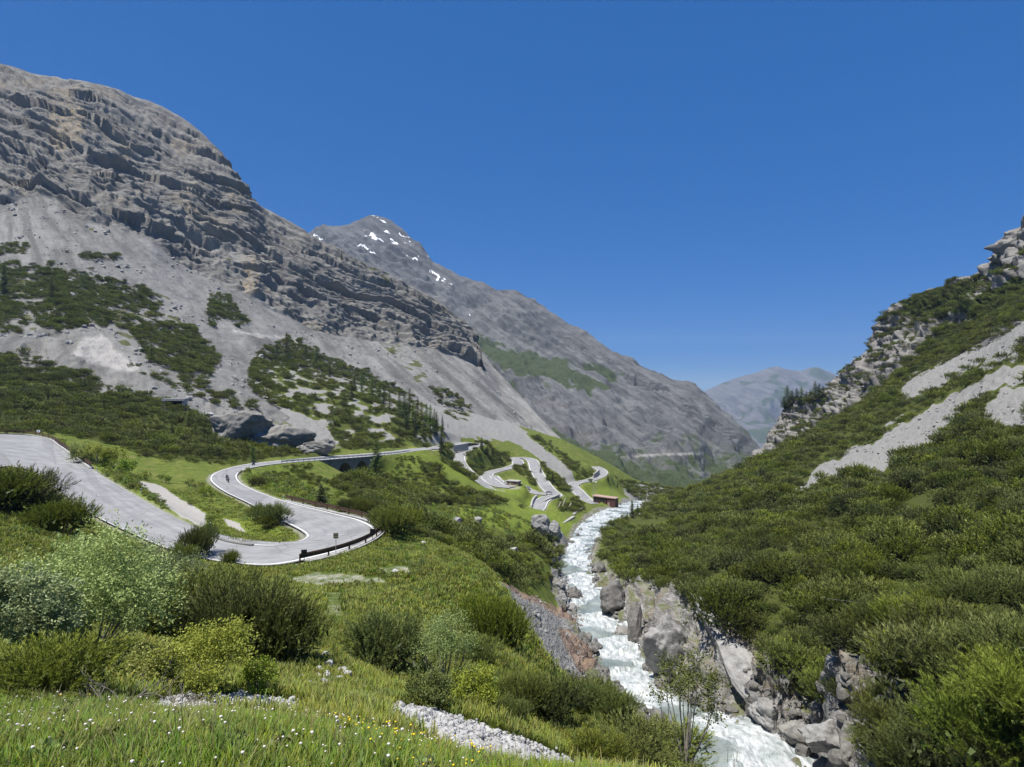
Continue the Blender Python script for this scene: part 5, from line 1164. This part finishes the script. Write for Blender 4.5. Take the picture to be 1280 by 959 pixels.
rock('gorge_rock', 1070, 960, 44, 50, M_rockg, 'streaked rock below the dark shaded one at lower right', 121, .9, .7, (0, .4), .4, D=60, cuts=14)
for u, v, w_, h_, l_, sd in [(290, 552, 104, 40, 'left dark face of the rock outcrop above the viaduct road', 122), (348, 563, 90, 32, 'middle face of the rock outcrop above the viaduct road', 123), (394, 566, 50, 16, 'low right end of the rock outcrop above the viaduct road', 124)]:
    rock('rock_outcrop', u, v, w_, h_, M_rockg, l_, sd, .5, .25, (.35, .05), .6, cuts=16)
# gorge rocks of the right bank
for i, (u, v, w_, h_, m_, l_, tl, rz) in enumerate([
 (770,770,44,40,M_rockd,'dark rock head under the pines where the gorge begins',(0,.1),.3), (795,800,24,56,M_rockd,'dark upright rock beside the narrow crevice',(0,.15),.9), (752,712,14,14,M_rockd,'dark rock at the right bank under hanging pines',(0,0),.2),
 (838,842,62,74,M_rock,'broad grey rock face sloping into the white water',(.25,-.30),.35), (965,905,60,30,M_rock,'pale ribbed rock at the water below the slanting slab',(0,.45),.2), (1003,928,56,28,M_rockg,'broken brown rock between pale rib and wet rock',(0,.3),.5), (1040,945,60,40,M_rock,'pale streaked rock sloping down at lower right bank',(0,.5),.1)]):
    rock('gorge_rock', u, v, w_, h_, m_, l_, 130 + i, .9, rz, tl, .45, cuts=14)
a, b = P(868, 752, 104), P(968, 908, 80)
d_ = Vector(b - a); L_ = d_.length
o = link('rock_slab', rock_mesh(150, 5, rough=.2, cuts=14), M_rock)
z_ = d_.normalized(); x_ = Vector((.85, -.35, .35)); x_ = (x_ - z_ * x_.dot(z_)).normalized(); y_ = z_.cross(x_)
o.matrix_world = Matrix.Translation(Vector((a + b) / 2) + Vector((.3, -1.2, .6))) @ Matrix((x_, y_, z_)).transposed().to_4x4() @ Matrix.Diagonal((3.0, 1.8, L_ * .62, 1))
tag(o, 'long slanting pale rock slab with a dark cleft on its left side', 'rock')
o = link('rock_slab', rock_mesh(151, 5, rough=.25, cuts=14), M_rockg); o.matrix_world = Matrix.Translation(Vector((a * .45 + b * .55)) + Vector((3.2, 2.0, -.4))) @ Matrix((x_, y_, z_)).transposed().to_4x4() @ Matrix.Diagonal((3.2, 1.4, L_ * .46, 1))
tag(o, 'darker grey slab lying behind the long pale slab', 'rock')
# stones one can pick out in the foreground
r9 = np.random.default_rng(99); ST = [rock_mesh(160 + i, 3, cuts=6) for i in range(5)]
for s_ in ST: s_.materials.append(M_rockw)
sp = [(378,862),(386,858),(392,866),(401,855),(408,860),(397,848),(378,850),(368,868),(384,872),(410,848),(420,843),(428,842),(400,838),(396,829),(412,834),(377,838),(365,876),(404,872),(424,852),(432,848),(372,860),(390,880),(414,880),(398,890),(412,868),(360,870),(440,826),(405,822)]
for i, (u, v) in enumerate(sp):
    p = on(u, v); s_ = p[1] / F * r9.uniform(4.5, 10.5)
    o = link('stone', ST[i % 5], None); o.location = (p[0], p[1], p[2] + s_ * .55); o.scale = (s_ * .8, s_ * .7, s_ * .6); o.rotation_euler = (r9.normal() * .2, r9.normal() * .2, r9.uniform(0, 6))
    tag(o, 'white limestone block in the loose trail of stones down the foreground slope', 'stone', 'white stones of the foreground trail')
for i, (u, v, w_, l_) in enumerate([(495,715,9,'single white stone lying in the grass below the hairpin'),(512,716,6,'small white stone beside the single one below the hairpin'),(585,790,7,'white stone in the grass left of the pine bush on the brow'),(497,866,6,'pale stone under the low bush by the willow shrub'),(530,678,6,'white stone in the meadow right of the hairpin'),(655,735,8,'pale stone on the rim above the scree bank')]):
    p = on(u, v); s_ = p[1] / F * w_ / 2; o = link('stone', ST[i % 5], None); o.location = (p[0], p[1], p[2] + s_ * .3); o.scale = (s_, s_, s_ * .7); tag(o, l_, 'stone')
# gravel and rubble nobody could count
ST2 = []
for i in range(4):
    q_ = rock_mesh(170 + i, 2, cuts=9); smooth(q_, False); q_.name = 'pebble'; ST2.append(q_)
def strew(name, mask, d0, d1, n, s0, s1, mat, seed, V=None, K=None):
    r_ = np.random.default_rng(seed)
    W = GVD if V is None else V; ok = np.where((mask > .5) & (W[..., 1] > d0) & (W[..., 1] < d1))
    w_ = (W[ok][:, 1] ** 0); i = r_.choice(len(ok[0]), n); p = W[ok][i] + r_.normal(size=(n, 3)) * [.05, .05, 0] * np.clip(W[ok][i][:, 1:2] / 10, 1, 30)
    sc = s0 * (s1 / s0) ** (r_.uniform(0, 1, n) ** 2.2)
    return scatter(name, [m.copy() for m in ST2], mat, p, r_.uniform(0, 6.28, n), np.c_[sc, sc * r_.uniform(.7, 1.2, n), sc * r_.uniform(.5, .9, n)], r_.normal(size=(n, 2)) * .3)
strew('gravel', gravel, 4, 26, 9000, .018, .11, M_rockw, 1)
strew('rubble', scree * (GX > 0), 55, 140, 800, .08, .35, M_rock, 2)
strew('rubble', scree * (GU > 900) + gravel * (GU > 600) * (GY > 60), 100, 480, 1500, .12, .7, M_rock, 3)
lm = (1 - crag) * 0 + 1
lmask = ((LR > 4.0) & (LR < 5.9)).astype(float) * (np.random.default_rng(4).uniform(size=LR.shape) < .3) * sstep(-.1, .2, fbm(LV[..., 0] / 40, LV[..., 1] / 40, LV[..., 2] / 40, 3, 402))
strew('rubble', lmask, 200, 800, 3600, .35, 2.2, M_rock, 4, V=LVD)
strew('rubble', ((dr < rw + 2.5) & (dr > rw - 1.2)).astype(float), 60, 430, 1400, .25, 1.3, M_rockd, 5)
strew('rubble', ((dr < rw + 3) & (dr > rw - 3.6) & (GX < RIVC[::2, 0][ir])).astype(float), 135, 225, 800, .35, 1.3, M_rock, 6)
# ------------------------------------------------------------------ metal, paint, concrete
M_rust = simple('weathered_steel', (.085, .050, .034), .75, .3, 3, .3)
M_zinc = simple('galvanised_steel', (.42, .42, .41), .55, .15, 4, .4)
M_black = simple('black_paint', (.012, .012, .013), .5, .2, 5)
M_white = simple('white_plastic', (.72, .72, .70), .5, .05, 5)
M_conc = simple('old_concrete', (.34, .33, .31), .9, .2, .8)
M_stonew = mat_rock('wall_stone', (.15, .145, .135), (.25, .24, .225), (.33, .32, .30), 1.5)
M_red = simple('dark_red_paint', (.085, .038, .032), .7, .25, .6)
M_pink = simple('faded_pink_roof', (.36, .25, .21), .85, .15, .6)
M_brick = simple('brick', (.22, .155, .125), .9, .25, 1.5)
M_glass = simple('dark_glass', (.02, .025, .03), .12, .1, 1, spec=.6)
M_tyre = simple('tyre_rubber', (.014, .014, .014), .85, .2, 4)
M_silver = simple('silver_car_paint', (.45, .46, .47), .3, .04, 2, .5)
M_whitecar = simple('white_car_paint', (.70, .70, .69), .3, .04, 2)
M_wood = simple('grey_timber', (.36, .32, .27), .85, .25, 3)
M_sign = simple('brown_sign_back', (.20, .165, .12), .6, .15, 4)
M_skin = simple('skin', (.50, .32, .24), .6, .05, 6)
M_lamp = simple('headlamp_glass', (.75, .75, .72), .15, .03, 3, spec=.6)
# ------------------------------------------------------------------ guardrails
def idx(A, u, v):
    pu, pv = proj(A); return int(np.argmin((pu - u) ** 2 + (pv - v) ** 2))
def guardrail(path, lab, mat, spacing=2.6, post_h=.85, rails=((.50, .80),), down=.5):
    path = [Vector(p) for p in path]; c = path[len(path) // 2]
    t = thing('guardrail', lab, 'guardrail', tuple(path[0])); off = path[0]
    L_ = [p - off for p in path]
    for (z0, z1) in rails:
        zm = (z0 + z1) / 2; e = (z1 - z0)
        MB().sweep(L_, [(-.03, z0), (.03, z0), (.07, z0 + e * .25), (.03, zm), (.07, z1 - e * .25), (.03, z1), (-.03, z1), (.0, zm)]).build('beam', mat, t)
    d = 0; last = None; n = 0
    for i, p in enumerate(L_):
        if last is not None: d += (p - last).length
        if last is None or d >= spacing:
            d = 0
            nx = (L_[min(i + 1, len(L_) - 1)] - L_[max(i - 1, 0)]); an = math.atan2(nx.y, nx.x)
            m = MB(); m.box((0, 0, post_h / 2 - down / 2), (.12, .16, post_h + down)); m.box((0, 0, post_h + .01), (.14, .18, .02))
            m.build('post', mat, t, loc=tuple(p), rz=an); n += 1
        last = p
    return t
outw = wv
def wall_along(path, name, lab, mat, w, top, bottom, cat='wall', cop=None):
    path = [Vector(p) for p in path]; off = path[0]; t = thing(name, lab, cat, tuple(off)); L_ = [p - off for p in path]
    MB().sweep(L_, [(-w / 2, bottom), (w / 2, bottom), (w / 2, top - .12), (-w / 2, top - .12)]).build('wall_body', mat, t)
    MB().sweep(L_, [(-w / 2 - .06, top - .12), (w / 2 + .06, top - .12), (w / 2 + .06, top), (-w / 2 - .06, top)]).build('coping', cop or mat, t)
    return t
i0, i1 = idx(Rr, 364, 703), idx(Rr, 353, 626)
wall_along([Rr[i] + wv[i] * .75 for i in range(i0 + 4, i1, 2)], 'retaining_wall', 'low stone wall with pale coping carrying the hairpin guardrail', M_stonew, .8, .12, -2.6, cop=M_conc)
guardrail([Rr[i] + wv[i] * .75 + np.array([0, 0, .1]) for i in range(i0 + 2, i1, 2)], 'rust brown steel guardrail curving round the outside of the hairpin', M_rust, 2.9, rails=((.40, .92),))
j0, j1_ = idx(Lr, -40, 545), idx(Lr, 117, 588)
wall_along([Lr[i] - wv[i] * .8 for i in range(j0, j1_, 2)], 'retaining_wall', 'stone kerb wall along the outside of the left road bend', M_stonew, .7, .22, -2.2, cop=M_conc)
guardrail([Lr[i] - wv[i] * .8 + np.array([0, 0, .2]) for i in range(j0, j1_, 2)], 'brown steel guardrail with two rails along the left road bend', M_rust, 3.0, 1.05, rails=((.35, .58), (.72, .98)))
k0, k1 = idx(Rr, 350, 578), idx(Rr, 512, 565)
guardrail([Rr[i] + wv[i] * .35 for i in range(k0, k1, 1)], 'pale steel railing along the viaduct road', M_zinc, 3.2, 1.0, rails=((.45, .75), (.88, 1.0)))
m0, m1 = idx(Lr, 258, 667), idx(Lr, 325, 682)
wall_along([Lr[i] - wv[i] * .25 for i in range(m0, m1, 2)], 'road_kerb', 'low dark kerb at the inner edge of the hairpin', M_stonew, .3, .18, -.6, cat='kerb')
# ------------------------------------------------------------------ signs and marker posts
def sign(u, v, D, h, w_, hh_, face, lab, yaw=0.0):
    p = P(u, v, D); g = p[2]
    t = thing('road_sign', lab, 'road sign', tuple(p), yaw)
    m = MB(); m.tube([(0, 0, -.6), (0, 0, h)], .035, 10); m.build('post', M_zinc if face is M_sign else M_black, t)
    m = MB(); m.box((0, -.05, h - hh_ / 2), (w_, .03, hh_)); m.box((0, -.075, h - hh_ * .28), (w_ * .9, .02, .05)); m.box((0, -.075, h - hh_ * .75), (w_ * .9, .02, .05)); m.build('panel', face, t)
    return t
def outer_pt(u, v): i = idx(Rr, u, v); return Rr[i] + wv[i] * 1.0
for (u, v, h, w_, hh_, fc, lab) in [(372, 701, 1.45, .62, .75, M_black, 'black bend marker panel at the lower end of the hairpin guardrail'), (411, 692, 2.55, .56, .62, M_sign, 'brown sign on a tall post in the middle of the hairpin guardrail'), (456.5, 677, 1.5, .62, .75, M_black, 'black bend marker panel at the far tip of the hairpin guardrail')]:
    q = outer_pt(u, v); uu, vv = proj(q); sign(float(uu), float(vv), float(q[1]), h, w_, hh_, fc, lab, R(8))
def marker(u, v, lab):
    p = on(u, v); t = thing('marker_post', lab, 'marker post', tuple(p))
    MB().tube([(0, 0, -.3), (0, 0, .62)], [.075, .07], 8).build('post', M_white, t); MB().tube([(0, 0, .62), (0, 0, .82)], .072, 8).build('band', M_black, t); MB().tube([(0, 0, .82), (0, 0, .95)], [.072, .05], 8).build('cap', M_white, t)
    return t
marker(176.5, 616, 'white marker post with black band beside the gravel lay-by'); marker(263, 660, 'white marker post with black band where the hairpin island begins'); marker(354.5, 627, 'white marker post at the upper end of the hairpin guardrail')
marker(304, 607, 'white marker post on the grass inside the far bend'); marker(283, 590, 'white marker post on the outside of the far bend'); marker(121, 590, 'white marker post at the end of the left guardrail')
p = on(45, 546); t = thing('arrow_sign', 'small white arrow sign standing on the left guardrail', 'road sign', tuple(p + np.array([0, .9, 1.1])))
MB().tube([(0, 0, -1.4), (0, 0, .5)], .04, 8).build('post', M_zinc, t); m = MB(); m.box((0, -.05, .75), (.9, .03, .6)); m.build('panel', M_white, t)
m = MB(); m.quad([(-.3, -.07, .55), (-.05, -.07, .75), (-.3, -.07, .95), (-.1, -.07, .95), (.2, -.07, .75), (-.1, -.07, .55)]); m.build('arrow', M_black, t)
# ------------------------------------------------------------------ viaduct
s0, s1 = idx(Rr, 372, 576), idx(Rr, 478, 568.5)
pa = [Rr[i] + wv[i] * .1 for i in range(s0, s1)]
acc = np.r_[0, np.cumsum(np.linalg.norm(np.diff(np.array(pa), axis=0), axis=1))]; tot = acc[-1]
t = thing('viaduct', 'grey stone viaduct with dark arches carrying the road above the pines', 'bridge', tuple(pa[0])); o0 = pa[0]
n_ = 240; S_ = np.linspace(0, tot, n_); pth = np.stack([np.interp(S_, acc, np.array(pa)[:, k]) for k in range(3)], 1) - o0
span = tot / 5.0; piers = 2.2
mb = MB(); prev = None
for i, s_ in enumerate(S_):
    f = (s_ % span); half = (span - piers) / 2; x_ = abs(f - span / 2)
    zb = -12.0 if x_ > half else -1.5 - (half - math.sqrt(max(half ** 2 - x_ ** 2, 0))) * 1.0
    tn = pth[min(i + 1, n_ - 1)] - pth[max(i - 1, 0)]; sd = np.array([tn[1], -tn[0], 0]) / np.hypot(tn[0], tn[1])
    ring = [pth[i] + sd * .45 + [0, 0, -.02], pth[i] + sd * .45 + [0, 0, zb], pth[i] - sd * 5.8 + [0, 0, zb], pth[i] - sd * 5.8 + [0, 0, -.3]]
    b_i = len(mb.v); mb.v += [tuple(r) for r in ring]
    if prev is not None:
        for k in range(4): mb.f.append((prev + k, prev + (k + 1) % 4, b_i + (k + 1) % 4, b_i + k))
    prev = b_i
mb.f.append((0, 1, 2, 3)); mb.f.append((prev, prev + 1, prev + 2, prev + 3))
mb.build('arches', M_stonew, t); MB().sweep([Vector(p) for p in pth[::4]], [(.40, -.25), (.75, -.25), (.75, .12), (.40, .12)]).build('edge_beam', M_conc, t)
# ------------------------------------------------------------------ walls, houses, weir of the far valley
def pwall(pts, name, lab, mat, w_, top, bot, cat='wall', cop=None): return wall_along(crom([P(*q) for q in pts], 14), name, lab, mat, w_, top, bot, cat, cop)
pwall([(552,559,388),(564,558,396),(575,556.5,404),(585,554.5,412)], 'retaining_wall', 'grey retaining wall under the uppermost far bend of the road', M_conc, 1.0, .5, -4)
pwall([(699,619.5,360),(692,622.5,356),(685,625,352),(679,628,348)], 'retaining_wall', 'angled concrete wall below the far parking bay', M_conc, .8, .8, -4.5)
pwall([(664,634,336),(665,628,344),(668,623,352),(671,620.5,358)], 'retaining_wall', 'curved concrete wall left of the lowest far road', M_conc, .8, .9, -3)
pwall([(638,631.5,330),(652,633,328),(665,635.5,325)], 'parapet_wall', 'long pale parapet at the foot of the far green meadow', M_conc, .8, .6, -2)
pwall([(742,596.5,484),(746,593.5,494),(749,590.5,506)], 'retaining_wall', 'short wall behind the farthest road bend', M_conc, .8, 2.6, -1)
pwall([(704,659,288),(711,654.5,300),(717,650.5,312)], 'river_wall', 'lower slanting concrete wall at the left river bank', M_conc, 1.4, 2.2, -4)
pwall([(717,648,318),(722,643.5,332),(728,639,346)], 'river_wall', 'upper slanting concrete wall at the left river bank', M_conc, 1.4, 2.4, -4)
pwall([(726,642,352),(738,644,352)], 'river_wall', 'dark weir sill beside the river walls', M_stonew, 1.6, .8, -3)
# red weir house
c0 = P(741, 630, 408); c1 = P(769, 631.5, 398); ang = math.atan2(c1[1] - c0[1], c1[0] - c0[0]); Lh = float(np.linalg.norm((c1 - c0)[:2]))
t = thing('weir_house', 'low dark red weir house with flat pink roof beside the river', 'building', tuple(c0), ang)
m = MB(); m.box((Lh * .31, 2.2, 2.2), (Lh * .58, 4, 6)); m.build('wall', M_red, t); m = MB(); m.box((Lh * .82, 2.2, 1.9), (Lh * .36, 4.6, 5.4)); m.build('wall', M_red, t)
m = MB(); m.box((Lh * .5, 2.2, 5.45), (Lh * 1.06, 5.4, .5)); m.build('roof', M_pink, t)
for k in range(4):
    w_ = MB(); w_.box((Lh * (.09 + .135 * k), .17, 3.2), (Lh * .10, .1, 2.2)); w_ = w_.build('window', M_glass, t)
m = MB(); m.box((Lh * .72, -.2, .5), (1.6, .3, 3.6)); m.build('door', M_pink, t)
for (u, v, D, h, lab) in [(741.5, 619, 414, 9.5, 'left of the two tall steel masts above the red weir house'), (745, 619, 415, 9.0, 'right of the two tall steel masts above the red weir house')]:
    p = P(u, v, D); t = thing('steel_mast', lab, 'mast', tuple(p)); MB().tube([(0, 0, -3), (0, 0, h)], [.22, .14], 8).build('pole', M_zinc, t); m = MB(); m.box((0, 0, h), (1.3, .4, .9)); m.build('head', M_white, t)
p = P(765, 619, 402); t = thing('steel_mast', 'short thin pole on the right end of the red weir house', 'mast', tuple(p)); MB().tube([(0, 0, -1), (0, 0, 3.2)], .1, 8).build('pole', M_zinc, t); m = MB(); m.box((0, 0, 3.3), (.5, .25, .3)); m.build('head', M_zinc, t)
for i, (u, v, u2, v2) in enumerate([(695, 637, 701, 628), (701, 636, 707, 623), (709, 636, 714, 629)]):
    a, b = P(u, v, 325), P(u2, v2, 327); t = thing('timber_prop', ['left pale beam leaning on the bank below the parking bay', 'middle and longest pale beam leaning on the bank below the parking bay', 'right short pale beam leaning on the bank below the parking bay'][i], 'beam', tuple(a))
    MB().tube([(0, 0, -1), tuple(b - a)], .28, 6).build('beam', M_wood, t); MB().tube([tuple((b - a) * .95), tuple((b - a) * .8 + np.array([0, 1.5, -2.5]))], .16, 6).build('strut', M_wood, t)
# brick house in the far hairpin
p = P(641, 606, 366); t = thing('brick_house', 'small flat roofed brick house inside the far hairpin', 'building', tuple(p), R(-25))
m = MB(); m.box((0, 1.5, .5), (7.5, 4, 3.2)); m.build('wall', M_brick, t); m = MB(); m.box((0, 1.5, 2.25), (8.3, 4.8, .3)); m.build('roof', M_conc, t); m = MB(); m.box((-1.4, -.53, .9), (1.1, .08, 2.1)); m.build('door', M_wood, t); m = MB(); m.box((1.6, -.53, 1.2), (1.6, .08, .9)); m.build('window', M_glass, t)
# tunnel portal in the slope above the left pine belt
p = on(220, 509); t = thing('tunnel_portal', 'dark opening with grey concrete frame above the left pine belt', 'tunnel', tuple(p + np.array([0, -1.5, 0])), R(12))
m = MB(); m.box((-4.0, 1.5, 2.0), (1.0, 5, 6)); m.build('side_wall', M_conc, t); m = MB(); m.box((4.0, 1.5, 2.0), (1.0, 5, 6)); m.build('side_wall', M_conc, t)
m = MB(); m.box((0, 1.5, 5.5), (9.6, 5.4, 1.0)); m.build('lintel', M_conc, t); m = MB(); m.box((0, 3.5, 2.0), (7, .4, 6)); m.build('interior_shade_panel', M_black, t)  # black panel stands in for the shade deep inside the opening
o = rock('concrete_block', 261, 519, 12, 6, M_rockw, 'pale broken concrete slab beside the dark tunnel opening', 190, 1.0); o['category'] = 'block'
# ------------------------------------------------------------------ cars
def car(u, v, D, yaw, paint, lab):
    p = P(u, v, D); p[2] += .15; t = thing('parked_car', lab, 'car', tuple(p), yaw, None)
    bm = bmesh.new()
    prof = [(-2.1, .35), (-2.15, .75), (-1.95, .95), (-1.55, 1.0), (-1.0, 1.42), (.35, 1.45), (1.05, 1.0), (1.85, .88), (2.1, .65), (2.1, .35)]
    for y_, s in ((-.85, .96), (-.70, 1.0), (.70, 1.0), (.85, .96)):
        pass
    mb = MB(); n = len(prof)
    for y_, ins in ((-.86, .0), (.86, .0)):
        for (x_, z_) in prof: mb.v.append((x_, y_ * (1 - .16 * max(0, (z_ - .95) / .5)), z_))
    mb.f.append(tuple(range(n))[::-1]); mb.f.append(tuple(range(n, 2 * n)))
    for k in range(n): mb.f.append((k, (k + 1) % n, n + (k + 1) % n, n + k))
    mb.build('body', paint, t)
    for x0, x1, nm in ((-1.42, -1.06, 'rear_window'), (.42, .98, 'windscreen')):
        z0, z1 = (1.06, 1.38) if x0 < 0 else (1.38, 1.05)
        m = MB(); e = -.012 if x0 < 0 else .02
        m.quad([(x0 + e, -.68, z0 + .03), (x1 + e, -.66, z1 + .03), (x1 + e, .66, z1 + .03), (x0 + e, .68, z0 + .03)]); m.build(nm, M_glass, t)
    for sy in (-1, 1):
        m = MB(); m.quad([(-1.2, sy * .845, 1.02), (.75, sy * .845, 1.02), (.3, sy * .765, 1.36), (-.95, sy * .765, 1.36)]); m.build('side_window', M_glass, t)
        m = MB(); m.box((2.08, sy * .6, .72), (.1, .35, .16)); m.build('headlight', M_lamp, t)
        for sx in (-1.3, 1.3):
            m = MB(); m.tube([(0, -.1, 0), (0, .1, 0)], .33, 16); w_ = m.build('wheel', M_tyre, t, loc=(sx, sy * .80, .33)); m = MB(); m.tube([(0, -.115, 0), (0, .115, 0)], .19, 12); m.build('rim', M_zinc, w_)
    return t
car(659, 611, 375, R(160), M_silver, 'silver car on the side road below the far green meadow')
car(686, 617, 368, R(15), M_silver, 'silver car at the parking bay above the angled wall')
car(633, 604.5, 371, R(10), M_whitecar, 'white car parked beside the small brick house')
# ------------------------------------------------------------------ motorcycles and riders
def skin_body(name, joints, edges, mat, parent=None, root=0):
    me = bpy.data.meshes.new(name); me.from_pydata([j[:3] for j in joints], edges, []); me.update()
    o = bpy.data.objects.new(name, me); COL.objects.link(o)
    sk = o.modifiers.new('skin', 'SKIN'); sv = me.skin_vertices[0].data if me.skin_vertices else None
    if sv is None:
        bm = bmesh.new(); bm.from_mesh(me); bm.verts.layers.skin.verify(); bm.to_mesh(me); bm.free(); sv = me.skin_vertices[0].data
    for i, j in enumerate(joints): sv[i].radius = (j[3], j[3]); sv[i].use_root = (i == root)
    ss = o.modifiers.new('sub', 'SUBSURF'); ss.levels = 1; ss.render_levels = 2
    me.materials.append(mat)
    if parent: o.parent = parent
    return o
def motorcycle(u, v, D, yaw, lean, lab, labr, jacket):
    p = P(u, v, D); p[2] = float(Rr[int(np.argmin(np.hypot(*(Rr[:, :2] - p[:2]).T)))][2]) + .03
    t = thing('motorcycle', lab, 'motorcycle', tuple(p), yaw); t.rotation_euler = (lean, 0, yaw)      # faces +X
    for x_ in (-.72, .74):
        m = MB(); n = 20
        pts = [(math.cos(2 * math.pi * k / n) * .27, 0, math.sin(2 * math.pi * k / n) * .27) for k in range(n + 1)]
        m.tube(pts, .065, 8, cap=False); w_ = m.build('wheel', M_tyre, t, loc=(x_, 0, .33)); m = MB(); m.tube([(0, -.05, 0), (0, .05, 0)], .17, 12); m.build('rim', M_zinc, w_)
    m = MB(); m.tube([(-.55, 0, .62), (-.2, 0, .60), (.1, 0, .72), (.38, 0, .86), (.6, 0, .80), (.72, 0, .66)], [.06, .15, .19, .20, .17, .06], 10); m.build('body', M_black, t)
    m = MB(); m.box((0, 0, .42), (.55, .34, .34)); m.build('engine', M_zinc, t)
    m = MB(); m.tube([(-.78, 0, .84), (-.45, 0, .80), (-.1, 0, .80)], [.08, .14, .10], 8); m.build('seat', M_tyre, t)
    m = MB(); m.tube([(.50, .38, 1.02), (.58, .12, 1.0), (.58, -.12, 1.0), (.50, -.38, 1.02)], .018, 6); m.build('handlebar', M_black, t)
    for s in (-1, 1):
        m = MB(); m.tube([(.55, s * .1, .92), (.74, s * .1, .33)], .03, 6); m.build('fork', M_zinc, t)
    m = MB(); m.quad([(.60, -.16, 1.0), (.72, -.2, .92), (.72, .2, .92), (.60, .16, 1.0), (.52, .1, 1.22), (.52, -.1, 1.22)]); m.build('windscreen', M_glass, t)
    m = MB(); m.tube([(.70, 0, .80), (.78, 0, .79)], [.10, .09], 12); m.build('headlight', M_lamp, t)
    m = MB(); m.tube([(.0, -.2, .32), (-.5, -.22, .36), (-.85, -.22, .45)], [.035, .05, .055], 8); m.build('exhaust', M_zinc, t)
    J = [(-.22, 0, .92, .15), (-.12, 0, 1.12, .145), (.0, 0, 1.32, .16), (.05, 0, 1.44, .09), (.09, 0, 1.54, .065), (.12, 0, 1.64, .09)]
    E = [(0, 1), (1, 2), (2, 3), (3, 4), (4, 5)]
    for s in (-1, 1):
        b = len(J); J += [(.02, s * .19, 1.38, .075), (.20, s * .33, 1.16, .055), (.46, s * .36, 1.05, .042), (.53, s * .36, 1.03, .045)]; E += [(3, b), (b, b + 1), (b + 1, b + 2), (b + 2, b + 3)]
        b = len(J); J += [(-.16, s * .13, .88, .10), (.26, s * .24, .78, .075), (-.02, s * .25, .38, .055), (.12, s * .25, .30, .05)]; E += [(0, b), (b, b + 1), (b + 1, b + 2), (b + 2, b + 3)]
    r = thing('person', labr, 'person', tuple(p), yaw); r.rotation_euler = (lean, 0, yaw)
    skin_body('body', J, E, jacket, r)
    bm = bmesh.new(); bmesh.ops.create_uvsphere(bm, u_segments=16, v_segments=12, radius=.145, matrix=Matrix.Translation((.14, 0, 1.70)) @ Matrix.Diagonal((1.1, .92, 1.05, 1))); me = bpy.data.meshes.new('helmet'); bm.to_mesh(me); bm.free(); smooth(me); h_ = link('helmet', me, M_black, r)
    bm = bmesh.new(); bmesh.ops.create_uvsphere(bm, u_segments=16, v_segments=10, radius=.10, matrix=Matrix.Translation((.215, 0, 1.71)) @ Matrix.Diagonal((.95, 1.15, .6, 1))); me = bpy.data.meshes.new('visor'); bm.to_mesh(me); bm.free(); smooth(me); link('visor', me, M_glass, h_)
M_jk = simple('black_leather', (.016, .016, .018), .6, .3, 6); M_jk2 = simple('dark_jacket', (.03, .03, .035), .7, .3, 6)
def heading(u, v):
    i = idx((Lr + Rr) / 2, u, v); d = MAINC[max(i - 3, 0)] - MAINC[min(i + 3, 699)]; return math.atan2(d[1], d[0]), MAINC[i]
h1, c1_ = heading(285, 600); h2, c2_ = heading(318, 583)
motorcycle(285.5, 602, float(c1_[1]) - .5, h1, .22, 'black motorcycle leaning into the far bend, nearer to the hairpin', 'person in black leathers and helmet riding the nearer motorcycle', M_jk)
motorcycle(317, 584.5, float(c2_[1]), h2, .12, 'black motorcycle following behind, before the viaduct', 'person in dark jacket and helmet riding the following motorcycle', M_jk2)
# ------------------------------------------------------------------ dead branches, cable
def dead(u, v, wp, lab, seed):
    p = on(u, v); L_ = wp / F * p[1]; rnd = random.Random(seed); mb = MB()
    def br(a, d, l, r, dep):
        n = 5; pts = [a]; q = a.copy()
        for k in range(n):
            d = (d + Vector((rnd.gauss(0, .18), rnd.gauss(0, .18), rnd.gauss(0, .12)))).normalized(); q = q + d * l / n; pts.append(q.copy())
            if dep and k >= 1 and rnd.random() < .85:
                br(q.copy(), (d + Vector((rnd.gauss(0, .6), rnd.gauss(0, .6), rnd.gauss(.1, .4)))).normalized(), l * rnd.uniform(.35, .6), r * .5, dep - 1)
        mb.tube(pts, [r * (1 - .75 * k / n) for k in range(n + 1)], 5)
    for k in range(9):
        a = rnd.uniform(0, 6.28); br(Vector((rnd.gauss(0, .03), rnd.gauss(0, .03), -.03)), Vector((math.cos(a), math.sin(a) * .6, rnd.uniform(.25, .8))).normalized(), L_ * rnd.uniform(.35, .6), .010, 2)
    o = mb.build('dead_shrub', M_palebark, loc=tuple(p)); return tag(o, lab, 'dead shrub')
dead(150, 882, 105, 'bleached dead branches lying before the yellow green bush', 5)
dead(222, 878, 50, 'small bleached twigs at the left end of the white stone row', 6)
cb = [P(905, 729, 112), P(970, 740, 96), P(1000, 743.5, 90), P(1140, 763, 71), P(1280, 784, 58.5), P(1500, 815, 47)]
o = MB().tube([tuple(q) for q in crom(cb, 40)], .012, 6).build('cable', M_zinc); tag(o, 'thin pale cable stretched low across the right pine thicket', 'cable')
# ------------------------------------------------------------------ air
mb = MB(); mb.box((0, 5400, -18), (13400, 12600, 1770))
me = mb.mesh('haze')
m = bpy.data.materials.new('haze'); m.use_nodes = True; m.node_tree.nodes.clear()
o_ = m.node_tree.nodes.new('ShaderNodeOutputMaterial'); pv = m.node_tree.nodes.new('ShaderNodeVolumePrincipled')
pv.inputs['Color'].default_value = (.60, .76, 1, 1); pv.inputs['Density'].default_value = 6.5e-5; pv.inputs['Anisotropy'].default_value = .25
m.node_tree.links.new(pv.outputs[0], o_.inputs['Volume'])
tag(link('haze', me, m), kind='stuff')
